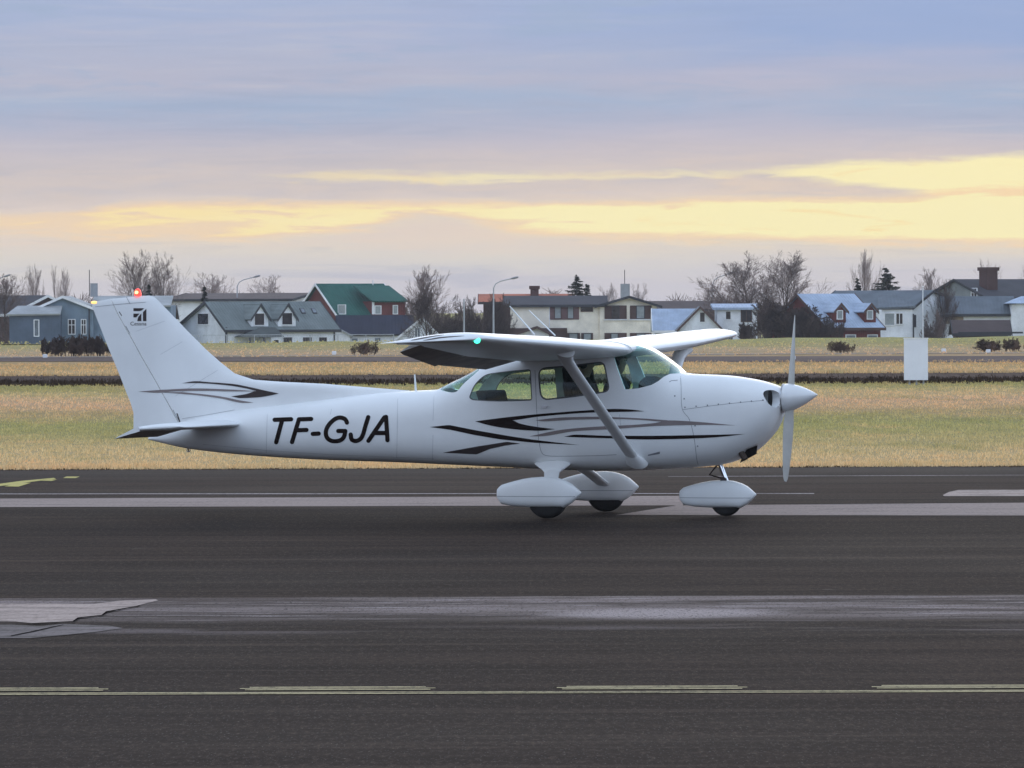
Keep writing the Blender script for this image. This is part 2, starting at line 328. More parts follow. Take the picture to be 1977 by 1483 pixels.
def asphalt_mat(name, base, near=True):
    m = bpy.data.materials.new(name); m.use_nodes = True; t = NT(m.node_tree); b = t.n['Principled BSDF']
    p = t.pos(); x, y, z = t.sep(p)
    lane = t.noise(t.xyz(t.m('MULTIPLY', x, .018), t.m('MULTIPLY', y, .55), 1.), 1., 6, .6, .3)
    patch = t.noise(t.xyz(t.m('MULTIPLY', x, .12), t.m('MULTIPLY', y, .16), 7.), 1., 5, .6, .6)
    streak = t.noise(t.xyz(t.m('MULTIPLY', x, .35), t.m('MULTIPLY', y, 2.6), 3.), 1., 6, .7, .2)
    grain = t.noise(t.scale(p, (22., 5., 22.)), 1., 5, .8)
    gritty = t.noise(t.scale(p, (70., 12., 1.)), 1., 2, .6)
    dk = tuple(c * .55 for c in base); lt = tuple(min(1, c * 1.9) for c in base)
    c = t.mix(t.ss(lane, .40, .60), dk, base)
    if near: c = t.mix(1., c, t.ramp(t.mr(y, 30., 95., 0., 1.), [(0, (.80, .80, .82)), (.215, (.92, .92, .92)), (.24, (1.05, 1.05, 1.05)), (.40, (1.0, 1., 1.)), (.50, (1.15, 1.13, 1.1)), (.58, (.72, .71, .70)), (.70, (.78, .76, .74)), (.74, (1.25, 1.25, 1.25)), (.90, (1.35, 1.32, 1.28)), (1, (1.1, 1.0, .95))]), 'MULTIPLY')  # paving lanes; the darkest also paints in the soft shadow below the aircraft
    c = t.mix(t.m('MULTIPLY', t.ss(patch, .50, .68), .5), c, lt)
    bar = t.noise(t.xyz(t.m('MULTIPLY', x, .05), t.m('MULTIPLY', y, 1.1), 31.), 1., 5, .6, .3)
    c = t.mix(t.m('MULTIPLY', t.ss(bar, .54, .66), .55), c, lt); c = t.mix(t.m('MULTIPLY', t.ss(bar, .46, .36), .6), c, dk)
    c = t.mix(t.m('MULTIPLY', t.ss(streak, .50, .38), .6), c, dk)
    if near:
        # older, paler surface with scoured patches between two paving lanes
        wv = t.m('MULTIPLY', t.m('SUBTRACT', patch, .5), 2.2)
        yw = t.m('ADD', y, wv)
        worn = t.m('MULTIPLY', t.ss(yw, 46.9, 48.6), t.m('SUBTRACT', 1., t.ss(t.m('ADD', y, t.m('MULTIPLY', t.m('SUBTRACT', streak, .5), .5)), 51.45, 51.65)))
        sc = t.noise(t.xyz(t.m('MULTIPLY', x, .28), t.m('MULTIPLY', y, .9), 11.), 1., 6, .65, .4)
        c = t.mix(t.m('MULTIPLY', worn, t.m('ADD', .28, t.m('MULTIPLY', t.ss(sc, .40, .60), .72))), c, (.215, .17, .155))
        ell = t.m('ADD', t.m('POWER', t.m('MULTIPLY', t.m('SUBTRACT', x, 1.15), 1.05), 2.), t.m('POWER', t.m('MULTIPLY', t.m('SUBTRACT', yw, 48.5), 1.0), 2.))
        c = t.mix(t.m('MULTIPLY', t.m('SUBTRACT', 1., t.ss(t.m('ADD', ell, t.m('MULTIPLY', t.m('SUBTRACT', sc, .5), 2.)), .1, 1.3)), .85), c, (.40, .33, .31))
        sc2 = t.noise(t.xyz(t.m('MULTIPLY', x, .7), t.m('MULTIPLY', y, 6.), 17.), 1., 6, .75)
        c = t.mix(t.m('MULTIPLY', worn, t.m('MULTIPLY', t.ss(sc2, .53, .62), .9)), c, (.36, .30, .285))
        low = t.m('MULTIPLY', t.ss(yw, 45.1, 46.0), t.m('SUBTRACT', 1., t.ss(yw, 46.2, 47.1)))
        c = t.mix(t.m('MULTIPLY', low, t.ss(sc, .46, .60)), c, (.125, .098, .092))
        seam = t.m('MULTIPLY', t.ss(t.m('ADD', y, t.m('MULTIPLY', t.m('SUBTRACT', streak, .5), .25)), 44.72, 44.82), t.m('SUBTRACT', 1., t.ss(y, 44.95, 45.15)))
        c = t.mix(t.m('MULTIPLY', seam, .8), c, tuple(q * .4 for q in base))
        fleck = t.noise(t.xyz(t.m('MULTIPLY', x, .9), t.m('MULTIPLY', y, 8.), 23.), 1., 3, .6)
        c = t.mix(t.m('MULTIPLY', t.ss(fleck, .735, .77), t.ss(y, 43., 52.)), c, (.33, .31, .31))
        for cx_, cy_, rx_, ry_, k_ in ((-3.1, 69.3, .55, 2.6, .55), (-2.2, 70.6, 1.6, 1.6, .5), (1.0, 69.0, 2.6, 2.2, .45), (-5.0, 64.0, 1.3, .8, .35)):  # dark smudges, some painting the aircraft's soft shadow into the asphalt
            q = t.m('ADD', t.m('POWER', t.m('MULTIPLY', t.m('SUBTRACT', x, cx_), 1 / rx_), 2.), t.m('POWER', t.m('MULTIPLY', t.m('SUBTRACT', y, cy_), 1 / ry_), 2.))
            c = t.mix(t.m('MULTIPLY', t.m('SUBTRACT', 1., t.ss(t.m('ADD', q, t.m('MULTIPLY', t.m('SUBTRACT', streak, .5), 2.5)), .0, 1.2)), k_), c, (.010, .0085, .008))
        c = t.mix(t.m('MULTIPLY', t.ss(y, 85., 93.5), .5), c, (.075, .065, .055))
    c = t.mix(t.m('MULTIPLY', t.ss(grain, .50, .66), .8), c, lt)
    c = t.mix(t.m('MULTIPLY', t.ss(grain, .49, .36), .7), c, dk)
    c = t.mix(t.m('MULTIPLY', t.ss(gritty, .60, .70), .5), c, (.15, .13, .12))
    t._set(b.inputs['Base Color'], c)
    t._set(b.inputs['Roughness'], t.mr(patch, .3, .7, .8, .95)); b.inputs['Specular IOR Level'].default_value = .02
    bn = t.n.new('ShaderNodeBump'); bn.inputs['Strength'].default_value = .6; bn.inputs['Distance'].default_value = .004
    t._set(bn.inputs['Height'], t.noise(t.scale(p, (60., 60., 60.)), 1., 3, .7)); t.l.new(bn.outputs[0], b.inputs['Normal'])
    return m
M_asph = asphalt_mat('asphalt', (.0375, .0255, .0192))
M_asph_far = asphalt_mat('old_asphalt', (.125, .09, .078), False)
M_asph_dark = asphalt_mat('dark_asphalt', (.068, .042, .032), False)

def worn_mat(name, col, under, thresh, scale=(.6, 5., 1.), soft=.12):
    m = bpy.data.materials.new(name); m.use_nodes = True; t = NT(m.node_tree); b = t.n['Principled BSDF']
    p = t.pos(); n = t.noise(t.scale(p, scale), 1., 7, .72, .2); n2 = t.noise(t.scale(p, (20., 5., 1.)), 1., 4, .8)
    c = t.mix(t.ss(t.m('ADD', n, t.m('MULTIPLY', t.m('SUBTRACT', n2, .5), .35)), thresh - soft, thresh + soft), under, col)
    c = t.mix(t.m('MULTIPLY', t.ss(n2, .55, .3), .35), c, under)
    t._set(b.inputs['Base Color'], c); b.inputs['Roughness'].default_value = .9; b.inputs['Specular IOR Level'].default_value = .12
    return m
M_conc = worn_mat('worn_concrete', (.30, .23, .20), (.12, .09, .078), .42)
M_conc2 = worn_mat('scoured_concrete', (.42, .325, .28), (.16, .12, .10), .45, (1.6, 3., 1.), .2)
M_white = worn_mat('worn_white_paint', (.40, .34, .33), (.06, .045, .04), .46)
M_yellow = worn_mat('worn_yellow_paint', (.55, .45, .25), (.06, .05, .036), .44, (.5, 16., 1.), .10)
M_yellow2 = worn_mat('yellow_paint', (.50, .42, .13), (.07, .06, .05), .30)

def edge_y(X): return 492 + 1.1 * max(-60, min(60, X))
nx, ys = 81, [-60, 0, 60, 94, 200, 203, 208, 212, 230, 260, 290, 330, 380, 420, 450, 470, 'e', 'd', 700, 1200, 3000, 9000]
xs = [-4000, -1500, -600, -300] + list(np.linspace(-160, 160, nx - 8)) + [300, 600, 1500, 4000]
V, Fq = [], []
for yv in ys:
    for xv in xs:
        z = 0.; Y = yv
        if yv == 'e': Y = edge_y(xv); z = .06 * math.sin(xv * .31) + .05 * math.sin(xv * .83 + 1)
        elif yv == 'd': Y = edge_y(xv) + 48; z = -2.
        elif yv > 600: z = -2. if yv < 9000 else -1.
        V.append((xv, Y, z))
for i in range(len(ys) - 1):
    for j in range(nx - 1): Fq.append((i * nx + j, i * nx + j + 1, (i + 1) * nx + j + 1, (i + 1) * nx + j))
ground = MB().add(V, Fq).build('ground', M_grass, None, 60); tag(ground, kind='structure')

def sheet(name, poly, z, m):                            # polygon on the ground, given by where it is seen
    o = MB().add([on_ground(px, py, z) for px, py in poly], [tuple(range(len(poly)))]).build(name, m); return tag(o, kind='structure')
def strip(name, x0, x1, y0, y1, z, m, wob=0., n=160, k0=0., k1=0.):
    vs = []; r = random.Random(name + str(y0))
    for i in range(n + 1):
        x = x0 + (x1 - x0) * i / n
        vs += [(x, y0 + k0 * x + wob * (r.random() - .5), z), (x, y1 + k1 * x + wob * (r.random() - .5), z)]
    o = MB().add(vs, [(2 * i, 2 * i + 2, 2 * i + 3, 2 * i + 1) for i in range(n)]).build(name, m); return tag(o, kind='structure')
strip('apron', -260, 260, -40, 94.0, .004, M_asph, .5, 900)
strip('taxiway', -300, 300, 207.0, 234.5, .02, M_asph_dark, .4, 400, -.05, .01)
strip('runway', -400, 400, 288, 319, .02, M_asph_far, .8, 300, -.50, -.28)
strip('verge_path', -400, 400, 329.5, 333.5, .02, worn_mat('pale_gravel', (.38, .33, .30), (.2, .15, .1), .45, (.05, .2, 1.)), .6, 300, .1, .1)
sheet('concrete_strip', [(-160, 963.2), (1330, 957.3), (1318, 975.8), (-160, 979.6)], .008, M_conc)
sheet('concrete_strip', [(1188, 994.5), (1306, 975.9), (2140, 969.3), (2140, 995.5)], .008, M_conc)  # slanted left end shaped to the edge of the aircraft's shadow
sheet('concrete_patch', [(-160, 1166), (60, 1165), (180, 1166.5), (228, 1160), (300, 1157), (306, 1159), (262, 1170), (205, 1180), (196, 1187), (150, 1192), (140, 1199), (60, 1203), (30, 1200), (-160, 1199)], .008, M_conc2)
sheet('concrete_patch', [(-160, 1208), (20, 1206), (78, 1209), (120, 1204.5), (210, 1208), (238, 1213), (176, 1221), (60, 1232), (-160, 1233)], .008, worn_mat('faded_concrete', (.185, .15, .142), (.05, .04, .035), .48, (.5, 2., 1.), .2))
sheet('concrete_patch', [(1820, 956), (1832, 950), (1850, 946), (2140, 945), (2140, 957.5), (1824, 958)], .008, M_conc2)
M_crack = mat('crack', (.012, .010, .009), .95, .1, 5, 0.)
low_ = [(268, 1168), (262, 1170), (205, 1180), (196, 1187), (150, 1192), (140, 1199), (60, 1203), (30, 1200)]
sheet('crack', [(a, b + .4) for a, b in low_] + [(a + 3, b + 1.7 - (.9 if i % 2 else 0)) for i, (a, b) in reversed(list(enumerate(low_)))], .012, M_crack)
sheet('crack', [(122, 1205.5), (96, 1211), (60, 1219), (20, 1227), (22, 1227.8), (63, 1219.9), (98, 1211.7), (123, 1206)], .012, M_crack)
sheet('white_line', [(-160, 952.8), (1572, 952.2), (1572, 953.6), (-160, 954.4)], .008, M_white)
sheet('white_line', [(1290, 919.6), (1977, 917), (2140, 916), (2140, 916.8), (1290, 920.5)], .008, M_white)
sheet('yellow_line', [(-160, 1338.2), (2140, 1331.4), (2140, 1332.8), (-160, 1339.6)], .009, M_yellow)
sheet('yellow_line', [(-160, 1340.6), (2140, 1333.8), (2140, 1335.2), (-160, 1342.0)], .009, M_yellow)
for a, b_ in ((-160, 202), (470, 834), (1082, 1436), (1690, 2140)):
    f = lambda x: 1338.0 + (x + 160) / 2300 * -6.8
    for p, q, e in ((9.8, 8.4, 12), (7.4, 6.2, -7), (5.0, 3.7, 3)): sheet('yellow_dash', [(a + e, f(a) - p), (b_ - e, f(b_) - p), (b_ - e, f(b_) - q), (a + e, f(a) - q)], .009, M_yellow)
sheet('yellow_line', [(-60, 941), (0, 934), (40, 928.6), (104, 922.6), (108, 924.6), (62, 930), (22, 935.5), (-60, 946.5)], .009, M_yellow2)
sheet('yellow_dash', [(8, 939), (34, 932.5), (60, 932), (36, 939.5)], .009, M_yellow2)
sheet('yellow_dash', [(76, 928), (84, 925.5), (110, 925.8), (100, 928.5)], .009, M_yellow2)
sheet('yellow_dash', [(122, 923), (128, 920), (154, 920), (146, 923)], .009, M_yellow2)

# grass blades standing on the verge and the infield
def tufts(name, rows, m, seed, group=None):
    g = np.random.default_rng(seed); Vs = []
    for (n, y0, y1, h0, h1, wd, nb, pw) in rows:
        Y = y0 + (y1 - y0) * g.random(n) ** pw; X = (g.random(n) * 2 - 1) * Y * .112
        cl = np.sin(X * 1.7 + np.sin(Y * .9) * 2) * .5 + .5
        for k in range(nb):
            a = g.random(n) * 2 * math.pi; h = (h0 + (h1 - h0) * g.random(n)) * (.7 + .5 * cl); le = h * .55 * g.random(n)
            bx = X + (g.random(n) - .5) * .12; by = Y + (g.random(n) - .5) * .12; t = g.random(n) * math.pi
            w_ = wd * (.6 + .8 * g.random(n))
            p0 = np.stack([bx - np.cos(t) * w_, by - np.sin(t) * w_, np.full(n, -.01)], 1)
            p1 = np.stack([bx + np.cos(t) * w_, by + np.sin(t) * w_, np.full(n, -.01)], 1)
            p2 = np.stack([bx + np.cos(a) * le, by + np.sin(a) * le, h], 1)
            Vs.append(np.stack([p0, p1, p2], 1).reshape(-1, 3))
    V = np.concatenate(Vs); o = fast_mesh(name, V, np.arange(len(V)).reshape(-1, 3), m); return tag(o, kind='stuff')
o = tufts('grass', [(34000, 94.2, 130, .015, .06, .012, 3, 1.), (24000, 130, 203, .02, .07, .018, 3, 1.), (6500, 93.6, 95.4, .02, .085, .011, 3, 1.), (7000, 231, 286, .03, .10, .03, 3, 1.), (5000, 326, 500, .04, .12, .05, 3, 1.), (1500, 229.5, 231, .08, .2, .03, 3, 1.)], M_blade, 3)
tag(o, 'dry straw coloured grass covering the airfield between the pavements', 'grass')
o = tufts('dark_grass', [(5200, 197.5, 210, .03, .17, .035, 3, .45), (900, 210, 226, .02, .07, .03, 3, 1.), (3000, 93.2, 94.3, .004, .022, .016, 3, 1.)], mat('dark_grass', (.055, .034, .02), .95, .3, .6, .1), 5)
tag(o, 'dark withered tufts along the near edges of the pavements', 'grass')
# ------------------------------------------------------------------ the aeroplane
PSI = math.radians(16.4)
AO = Vector((.73, 71.9, .008))
A = Frame(AO, -PSI)
plane = thing('airplane', 'white high-wing light aircraft with black and grey swooshes and TF-GJA lettering on the asphalt', 'airplane', AO, -PSI)
def paint_mat():
    m = mat('white_paint', (.77, .785, .785), .36, .025, 1.5, .24, 0, .0)
    return m
P_white = paint_mat()
P_shade = mat('shaded_paint', (.34, .29, .27), .6, .15, 3, .15)  # darker copy of the white paint, underside shade put into the colour
P_under = mat('cabin_lining', (.68, .68, .65), .9, .1, 6)
P_black = mat('black_vinyl', (.013, .008, .007), .6, .05, 5, .06)
P_grey = mat('grey_vinyl', (.225, .19, .185), .5, .05, 5, .2)
P_dgrey = mat('dark_grey_vinyl', (.048, .037, .036), .5, .05, 5, .2)
P_seam = mat('seam_grey', (.20, .21, .23), .7, .05, 5)  # grey of joint lines, fasteners and vent slots
P_rubber = mat('tyre_rubber', (.016, .015, .015), .8, .15, 8, .3)
P_metal = mat('brushed_metal', (.50, .51, .53), .3, .05, 5, .5, 1.)
P_chrome = mat('chrome', (.85, .86, .88), .12, .02, 5, .5, 1.)
P_dark = mat('dark_cavity', (.012, .011, .011), .9, .05, 5, .1)
P_seal = mat('window_seal', (.10, .105, .11), .7, .05, 5)
P_prop = mat('propeller_grey', (.40, .39, .36), .45, .05, 5)
P_spin = mat('spinner_white', (.74, .755, .76), .2, .02, 3, .5, 0, .5)
P_seat = mat('seat_cloth', (.012, .012, .014), .9, .15, 20, .1, bump=.002, bscale=200)
P_panel = mat('panel_black', (.015, .015, .016), .7, .1, 10, .2)
P_glass = glass_mat('tinted_acrylic', (.88, .975, .945), .5)
P_wind = glass_mat('windshield_acrylic', (.82, .96, .94), 1.0)
P_exh = mat('exhaust_steel', (.07, .05, .04), .6, .2, 30, .4, .6)

def X0(px, py, y=0.): return A.hit(px, py, y)
top_px = [(286, 846), (300, 833), (350, 813), (450, 793), (550, 781), (640, 770), (740, 758), (820, 753.5), (848, 752), (870, 741), (900, 727), (930, 711), (955, 692), (985, 678), (1030, 668), (1150, 666), (1205, 664), (1232, 664), (1255, 671), (1280, 686), (1305, 705), (1322, 719.5), (1332, 721.2), (1400, 724.5), (1450, 731), (1485, 739), (1504, 746), (1511, 751)]
bot_px = [(286, 848.5), (320, 857), (362, 866), (500, 880.5), (640, 888.5), (780, 893), (870, 897), (1000, 902.5), (1100, 907.5), (1200, 909), (1290, 905.5), (1345, 902), (1390, 897.5), (1430, 886), (1462, 868), (1485, 846), (1498, 829), (1507, 806), (1511, 790)]
ZT = pchip(*zip(*[X0(*p) for p in top_px])); ZB = pchip(*zip(*[X0(*p) for p in bot_px]))
xw = lambda px: X0(px, 800)[0]
HW = pchip(*zip(*[(xw(a), b) for a, b in [(286, .035), (362, .12), (500, .225), (640, .315), (760, .39), (850, .445), (950, .495), (1050, .52), (1200, .53), (1330, .51), (1400, .485), (1450, .45), (1480, .405), (1500, .34), (1511, .25)]]))
NL = pchip(*zip(*[(xw(a), b) for a, b in [(286, 2.0), (500, 2.3), (800, 2.8), (1000, 3.3), (1250, 3.3), (1400, 2.8), (1511, 2.2)]]))
NU = pchip(*zip(*[(xw(a), b) for a, b in [(286, 2.), (500, 2.2), (700, 2.4), (850, 2.7), (960, 4.), (1050, 5.), (1200, 5.), (1250, 3.2), (1330, 2.9), (1400, 2.7), (1511, 2.2)]]))
ZC = pchip(*zip(*[(X0(a, b)[0], X0(a, b)[1]) for a, b in [(286, 847.5), (362, 842), (500, 833), (640, 826), (850, 815), (1000, 812), (1330, 810), (1400, 806), (1470, 790), (1511, 770)]]))
def side_y(x, z):
    zc = ZC(x)
    if z >= zc: h, n = max(ZT(x) - zc, 1e-3), NU(x)
    else: h, n = max(zc - ZB(x), 1e-3), NL(x)
    q = min(1., abs(z - zc) / h); return HW(x) * max(0., 1 - q ** n) ** (1 / n)
def ring(x, inset=0., N=26):
    zc, hu, hl, w_ = ZC(x), ZT(x) - ZC(x) - inset, ZC(x) - ZB(x) - inset, HW(x) - inset
    hu, hl, w_ = max(hu, .004), max(hl, .004), max(w_, .004); pts = []
    for k in range(2 * N):
        t = -math.pi / 2 + 2 * math.pi * k / (2 * N); c, s = math.cos(t), math.sin(t); n = NU(x) if s >= 0 else NL(x)
        y = w_ * math.copysign(abs(c) ** (2 / n), c); z = zc + (hu if s >= 0 else hl) * math.copysign(abs(s) ** (2 / n), s)
        pts.append((x, y, z))
    return pts
x_tail, x_fire, x_nose = X0(288, 848)[0], X0(1332, 800)[0], X0(1510.5, 770)[0]
def shell(off_out, off_in, x0, x1, n, mi=1):
    xs = np.linspace(x0, x1, n); N2 = 52; V = []; Fc = []; M = []
    for x in xs: V += ring(x, off_out)
    for x in xs: V += ring(x, off_in)
    for i in range(n - 1):
        for j in range(N2):
            k = (j + 1) % N2; q = (i * N2 + j, (i + 1) * N2 + j, (i + 1) * N2 + k, i * N2 + k); o = n * N2
            Fc.append(q); M.append(0); Fc.append(tuple(o + a for a in reversed(q))); M.append(mi)
    for i, s in ((0, 1), (n - 1, -1)):
        for j in range(N2):
            k = (j + 1) % N2; q = (i * N2 + j, i * N2 + k, n * N2 + i * N2 + k, n * N2 + i * N2 + j); Fc.append(q if s > 0 else q[::-1]); M.append(0)
    mb = MB(); mb.v, mb.f, mb.m = V, Fc, M; return mb
def cutter(poly, y0=-1.2, y1=1.2):
    return MB().prism(poly, lambda a, b: (a, y0, b), lambda a, b: (a, y1, b)).mesh('cut', [])
S = lambda pts, y=-.5: [X0(px, py, y) for px, py in pts]
rear_side = round_poly(S([(905, 768), (913, 744), (934, 723), (985, 716.5), (1024, 713.5), (1028, 772.5), (962, 775), (912, 772)]), [.06, .1, .12, .05, .03, .03, .2, .04])
door_win = round_poly(S([(1040, 712), (1100, 707), (1166, 699), (1178, 755), (1110, 765), (1046, 772)]), [.09, .0, .07, .07, .0, .09])
wl = S([(1184, 690), (1207.5, 752), (1232, 750), (1257, 743.5)], -.5) + [X0(1272, 736, -.44), X0(1287, 727.5, -.3), X0(1304, 721.5, -.12), X0(1322, 720.3, 0), X0(1331, 719.8, 0)]
wind = wl + [(wl[-1][0] + .02, 2.4), (wl[0][0] - .02, 2.4)]
rw = [X0(857, 754, -.25), X0(870, 758, -.34), X0(884, 757.5, -.4), X0(893, 742, -.42), X0(922, 716, -.42)]
rear_win = rw + [(rw[-1][0] + .01, 2.3), (rw[0][0] - .02, 2.3), (rw[0][0] - .03, rw[0][1] + .01)]
rear_win = round_poly(rear_win, [0, .05, .06, .05, 0, 0, 0, 0])
x_mid0, x_mid1 = X0(820, 760)[0], x_fire
fus = shell(0., .028, x_tail, x_fire, 120).mesh('fuselage', [P_white, P_under])
for p in (rear_side, door_win, wind, rear_win): fus = boolean(fus, cutter(p))
fus.name = 'fuselage'; fix(fus, 32)
fuselage = link(bpy.data.objects.new('fuselage', fus), plane)
def pane(name, poly, m, o0=.004, o1=.010, label=None, shrink=-.003):
    me = shell(o0, o1, x_mid0, x_fire, 80, 0).mesh('g', [m]); me = boolean(me, cutter(offset_poly(poly, shrink)), 'INTERSECT'); me.name = name; fix(me, 40)
    o = link(bpy.data.objects.new(name, me), plane)
    if label: o['label'] = label
    return o
def split_sides(o):                                     # a cut through both sides leaves two panes: one object each
    me = o.data; bm = bmesh.new(); bm.from_mesh(me); bm2 = bm.copy()
    bmesh.ops.delete(bm, geom=[v for v in bm.verts if v.co.y > 0], context='VERTS'); bmesh.ops.delete(bm2, geom=[v for v in bm2.verts if v.co.y <= 0], context='VERTS')
    bm.to_mesh(me); me2 = bpy.data.meshes.new(me.name); bm2.to_mesh(me2)
    for mm in me.materials: me2.materials.append(mm)
    link(bpy.data.objects.new(o.name, me2), plane)
split_sides(pane('side_window', door_win, P_glass, label='door window behind the strut'))
split_sides(pane('side_window', rear_side, P_glass, label='rear side window'))
pane('windshield', wind, P_wind); pane('rear_window', rear_win, P_wind)
def seal(poly, wd):
    me = shell(-.003, .006, x_mid0, x_fire, 80, 0).mesh('g', [P_seal]); me = boolean(me, cutter(offset_poly(poly, wd)), 'INTERSECT')
    me = boolean(me, cutter(offset_poly(poly, -.006))); me.name = 'window_seal'; fix(me, 40); split_sides(link(bpy.data.objects.new('window_seal', me), plane))
seal(door_win, .010); seal(rear_side, .004)

# cowling with its air inlets
xs = list(np.linspace(x_fire, x_nose - .06, 30)) + [x_nose - .045, x_nose - .03, x_nose - .018, x_nose - .008, x_nose - .002, x_nose]
rings = [ring(x) for x in xs]
def shrink(r, f, x): 
    cy = 0; cz = sum(p[2] for p in r) / len(r); return [(x, p[1] * f, cz + (p[2] - cz) * f) for p in r]
rings += [shrink(rings[-1], .93, x_nose + .008), shrink(rings[-1], .80, x_nose + .012)]
cow = MB().loft(rings).mesh('cowling', [P_white, P_dark])
for s in (-1, 1):
    zi = X0(1497, 770, -.3)[1]
    c = MB().lathe([(x_nose - .16, .095), (x_nose + .2, .105)], 20, 'x', (0, s * .265, zi)).mesh('c', []); cow = boolean(cow, c)
xb, zb = X0(1442, 868, -.25)
c = MB().prism(round_poly([(xb - .09, zb - .16), (xb - .03, zb - .005), (xb + .06, zb + .03), (xb + .13, zb + .06), (xb + .10, zb - .02), (xb + .04, zb - .16)], .02), lambda a, b: (a, -.33, b), lambda a, b: (a, -.16, b)).mesh('c', []); cow = boolean(cow, c)
cow.name = 'cowling'; fix(cow, 35); cowling = link(bpy.data.objects.new('cowling', cow), plane)
for s in (-1, 1):
    MB().lathe([(x_nose - .075, .097), (x_nose - .07, .097)], 20, 'x', (0, s * .265, zi)).build('air_inlet', P_dark, plane)
MB().prism([(xb - .10, zb - .15), (xb - .04, zb - .01), (xb + .10, zb + .045), (xb + .09, zb - .05)], lambda a, b: (a, -.175, b), lambda a, b: (a, -.165, b)).build('cowl_opening', P_dark, plane)
ex = X0(1430, 872, -.24); e2 = X0(1441, 887, -.24)
mb = MB().tube([(ex[0] - .05, -.22, ex[1] + .10), (ex[0], -.24, ex[1]), (e2[0] - .008, -.26, e2[1])], .036, 14, cap=False)
mb.tube([(e2[0] - .012, -.258, e2[1] + .012), (e2[0] - .013, -.258, e2[1] + .01)], .033, 14); mb.build('exhaust_pipe', P_exh, plane, 40)

# spinner and propeller
sx, sz = X0(1513.5, 769)[0], X0(1513.5, 769)[1]; tx, tz = X0(1577.5, 762.3)
L = tx - sx
prof = [(0, .158), (.03, .159)] + [(L * t, .159 * (1 - ((t - .06) / .94) ** 1.45) ** .92 + .002) for t in np.linspace(.12, .985, 14)] + [(L, .004)]
mb = MB().lathe(prof, 36); mb.v = [(x + sx + .006, y, z + sz + (tz - sz) * x / L) for x, y, z in mb.v]; mb.build('spinner', P_spin, plane, 40)
MB().lathe([(sx - .05, .09), (sx + .008, .09)], 24, 'x', (0, 0, sz)).build('propeller_hub', P_dark, plane, 40)
MB().lathe([(sx - .008, .162), (sx + .004, .162)], 36, 'x', (0, 0, sz)).build('spinner_backplate', P_metal, plane, 40)
def blade(ang):
    rings = []
    for r, ch, th, tw in [(.10, .10, .055, 60), (.17, .105, .045, 52), (.28, .14, .03, 40), (.45, .15, .022, 34), (.65, .14, .016, 28), (.82, .115, .011, 24), (.91, .085, .008, 21), (.945, .05, .005, 17)]:
        a = math.radians(tw); pr = []
        for k in range(14):
            t = 2 * math.pi * k / 14; c, q = math.cos(t) * ch / 2, math.sin(t) * th / 2 * (1 + .5 * math.cos(t))
            pr.append((sx + .07 + c * math.sin(a) + q * math.cos(a), -c * math.cos(a) + q * math.sin(a), r))
        rings.append([(x, y * math.cos(ang) - z * math.sin(ang), sz + y * math.sin(ang) + z * math.cos(ang)) for x, y, z in pr])
    MB().loft(rings).build('propeller_blade', P_prop, plane, 50)
blade(math.radians(-14)); blade(math.radians(166))

# wings
def naca(n=18, t=.12, c0=0., c1=1.):
    m_, p_ = .02, .4; up, lo = [], []
    for k in range(n + 1):
        x = c0 + (c1 - c0) * (1 - math.cos(math.pi * k / n)) / 2 if c0 == 0 else c0 + (c1 - c0) * k / n
        if c0 == 0 and c1 < 1: x = c1 * (1 - math.cos(math.pi / 2 * k / n))
        yt = 5 * t * (.2969 * math.sqrt(x) - .126 * x - .3516 * x * x + .2843 * x**3 - .1030 * x**4)
        yc = m_ / p_**2 * (2 * p_ * x - x * x) if x < p_ else m_ / (1 - p_)**2 * (1 - 2 * p_ + 2 * p_ * x - x * x)
        up.append((x, yc + yt)); lo.append((x, yc - yt))
    return up, lo
wx, wz = X0(1213, 676, -.55)
WST = [(.44, wx, wz, 1.66, .125), (.6, wx, wz + .004, 1.66, .125), (2.5, wx, wz + .062, 1.66, .115), (4.75, wx - .17, wz + .135, 1.17, .065), (5.15, wx - .22, wz + .150, 1.03, .05)]
def wing_at(ya):
    for a, b in zip(WST, WST[1:]):
        if ya <= b[0] + 1e-6: t = (ya - a[0]) / (b[0] - a[0]); return [p + (q - p) * t for p, q in zip(a, b)][1:]
    return list(WST[-1][1:])
def sect(s, ya, up, lo, th=1., x=None, z=None, c=None, dz=None):
    X, Z, C, D = wing_at(ya) if x is None else (x, z, c, dz)
    loop = up + lo[::-1] if up[0] != lo[0] else up + lo[:0:-1]
    return [(X - C * u, s * ya, Z - D * u + C * v * th) for u, v in loop]
def shade_under(o):                                           # paints shade into the downward faces with a darker colour
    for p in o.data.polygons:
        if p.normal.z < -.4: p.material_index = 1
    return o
def movable(name, s, y0, y1, ang, n, parent):
    up, lo = naca(6, .12, .775, 1.); rings = []
    for k in range(n + 1):
        ya = y0 + (y1 - y0) * k / n; X, Z, C, D = wing_at(ya); r = sect(s, ya, up, lo); hx = X - .775 * C; hz = Z - D * .775 + C * .028; q = []
        for x, y, z in r:
            dx, dz = x - hx, z - hz; a = ang; q.append((hx + dx * math.cos(a) - dz * math.sin(a) , y, hz + dx * math.sin(a) + dz * math.cos(a)))
        rings.append(q)
    return shade_under(MB().loft(rings).build(name, [P_white, P_shade], parent, 40))
P_navg = mat('green_lamp', (.1, .5, .35), .2, 0, 3, .5, emit=((.06, 1., .62), 2.6))
P_navr = mat('red_lamp', (.5, .05, .03), .2, 0, 3, .5, emit=((1., .045, .03), 1.8))
P_navw = mat('amber_lamp', (.5, .4, .2), .2, 0, 3, .5, emit=((1., .55, .14), 1.6))
P_hot = mat('lamp_filament', (.5, .4, .2), .2, 0, 3, .5, emit=((1., .72, .2), 3.))
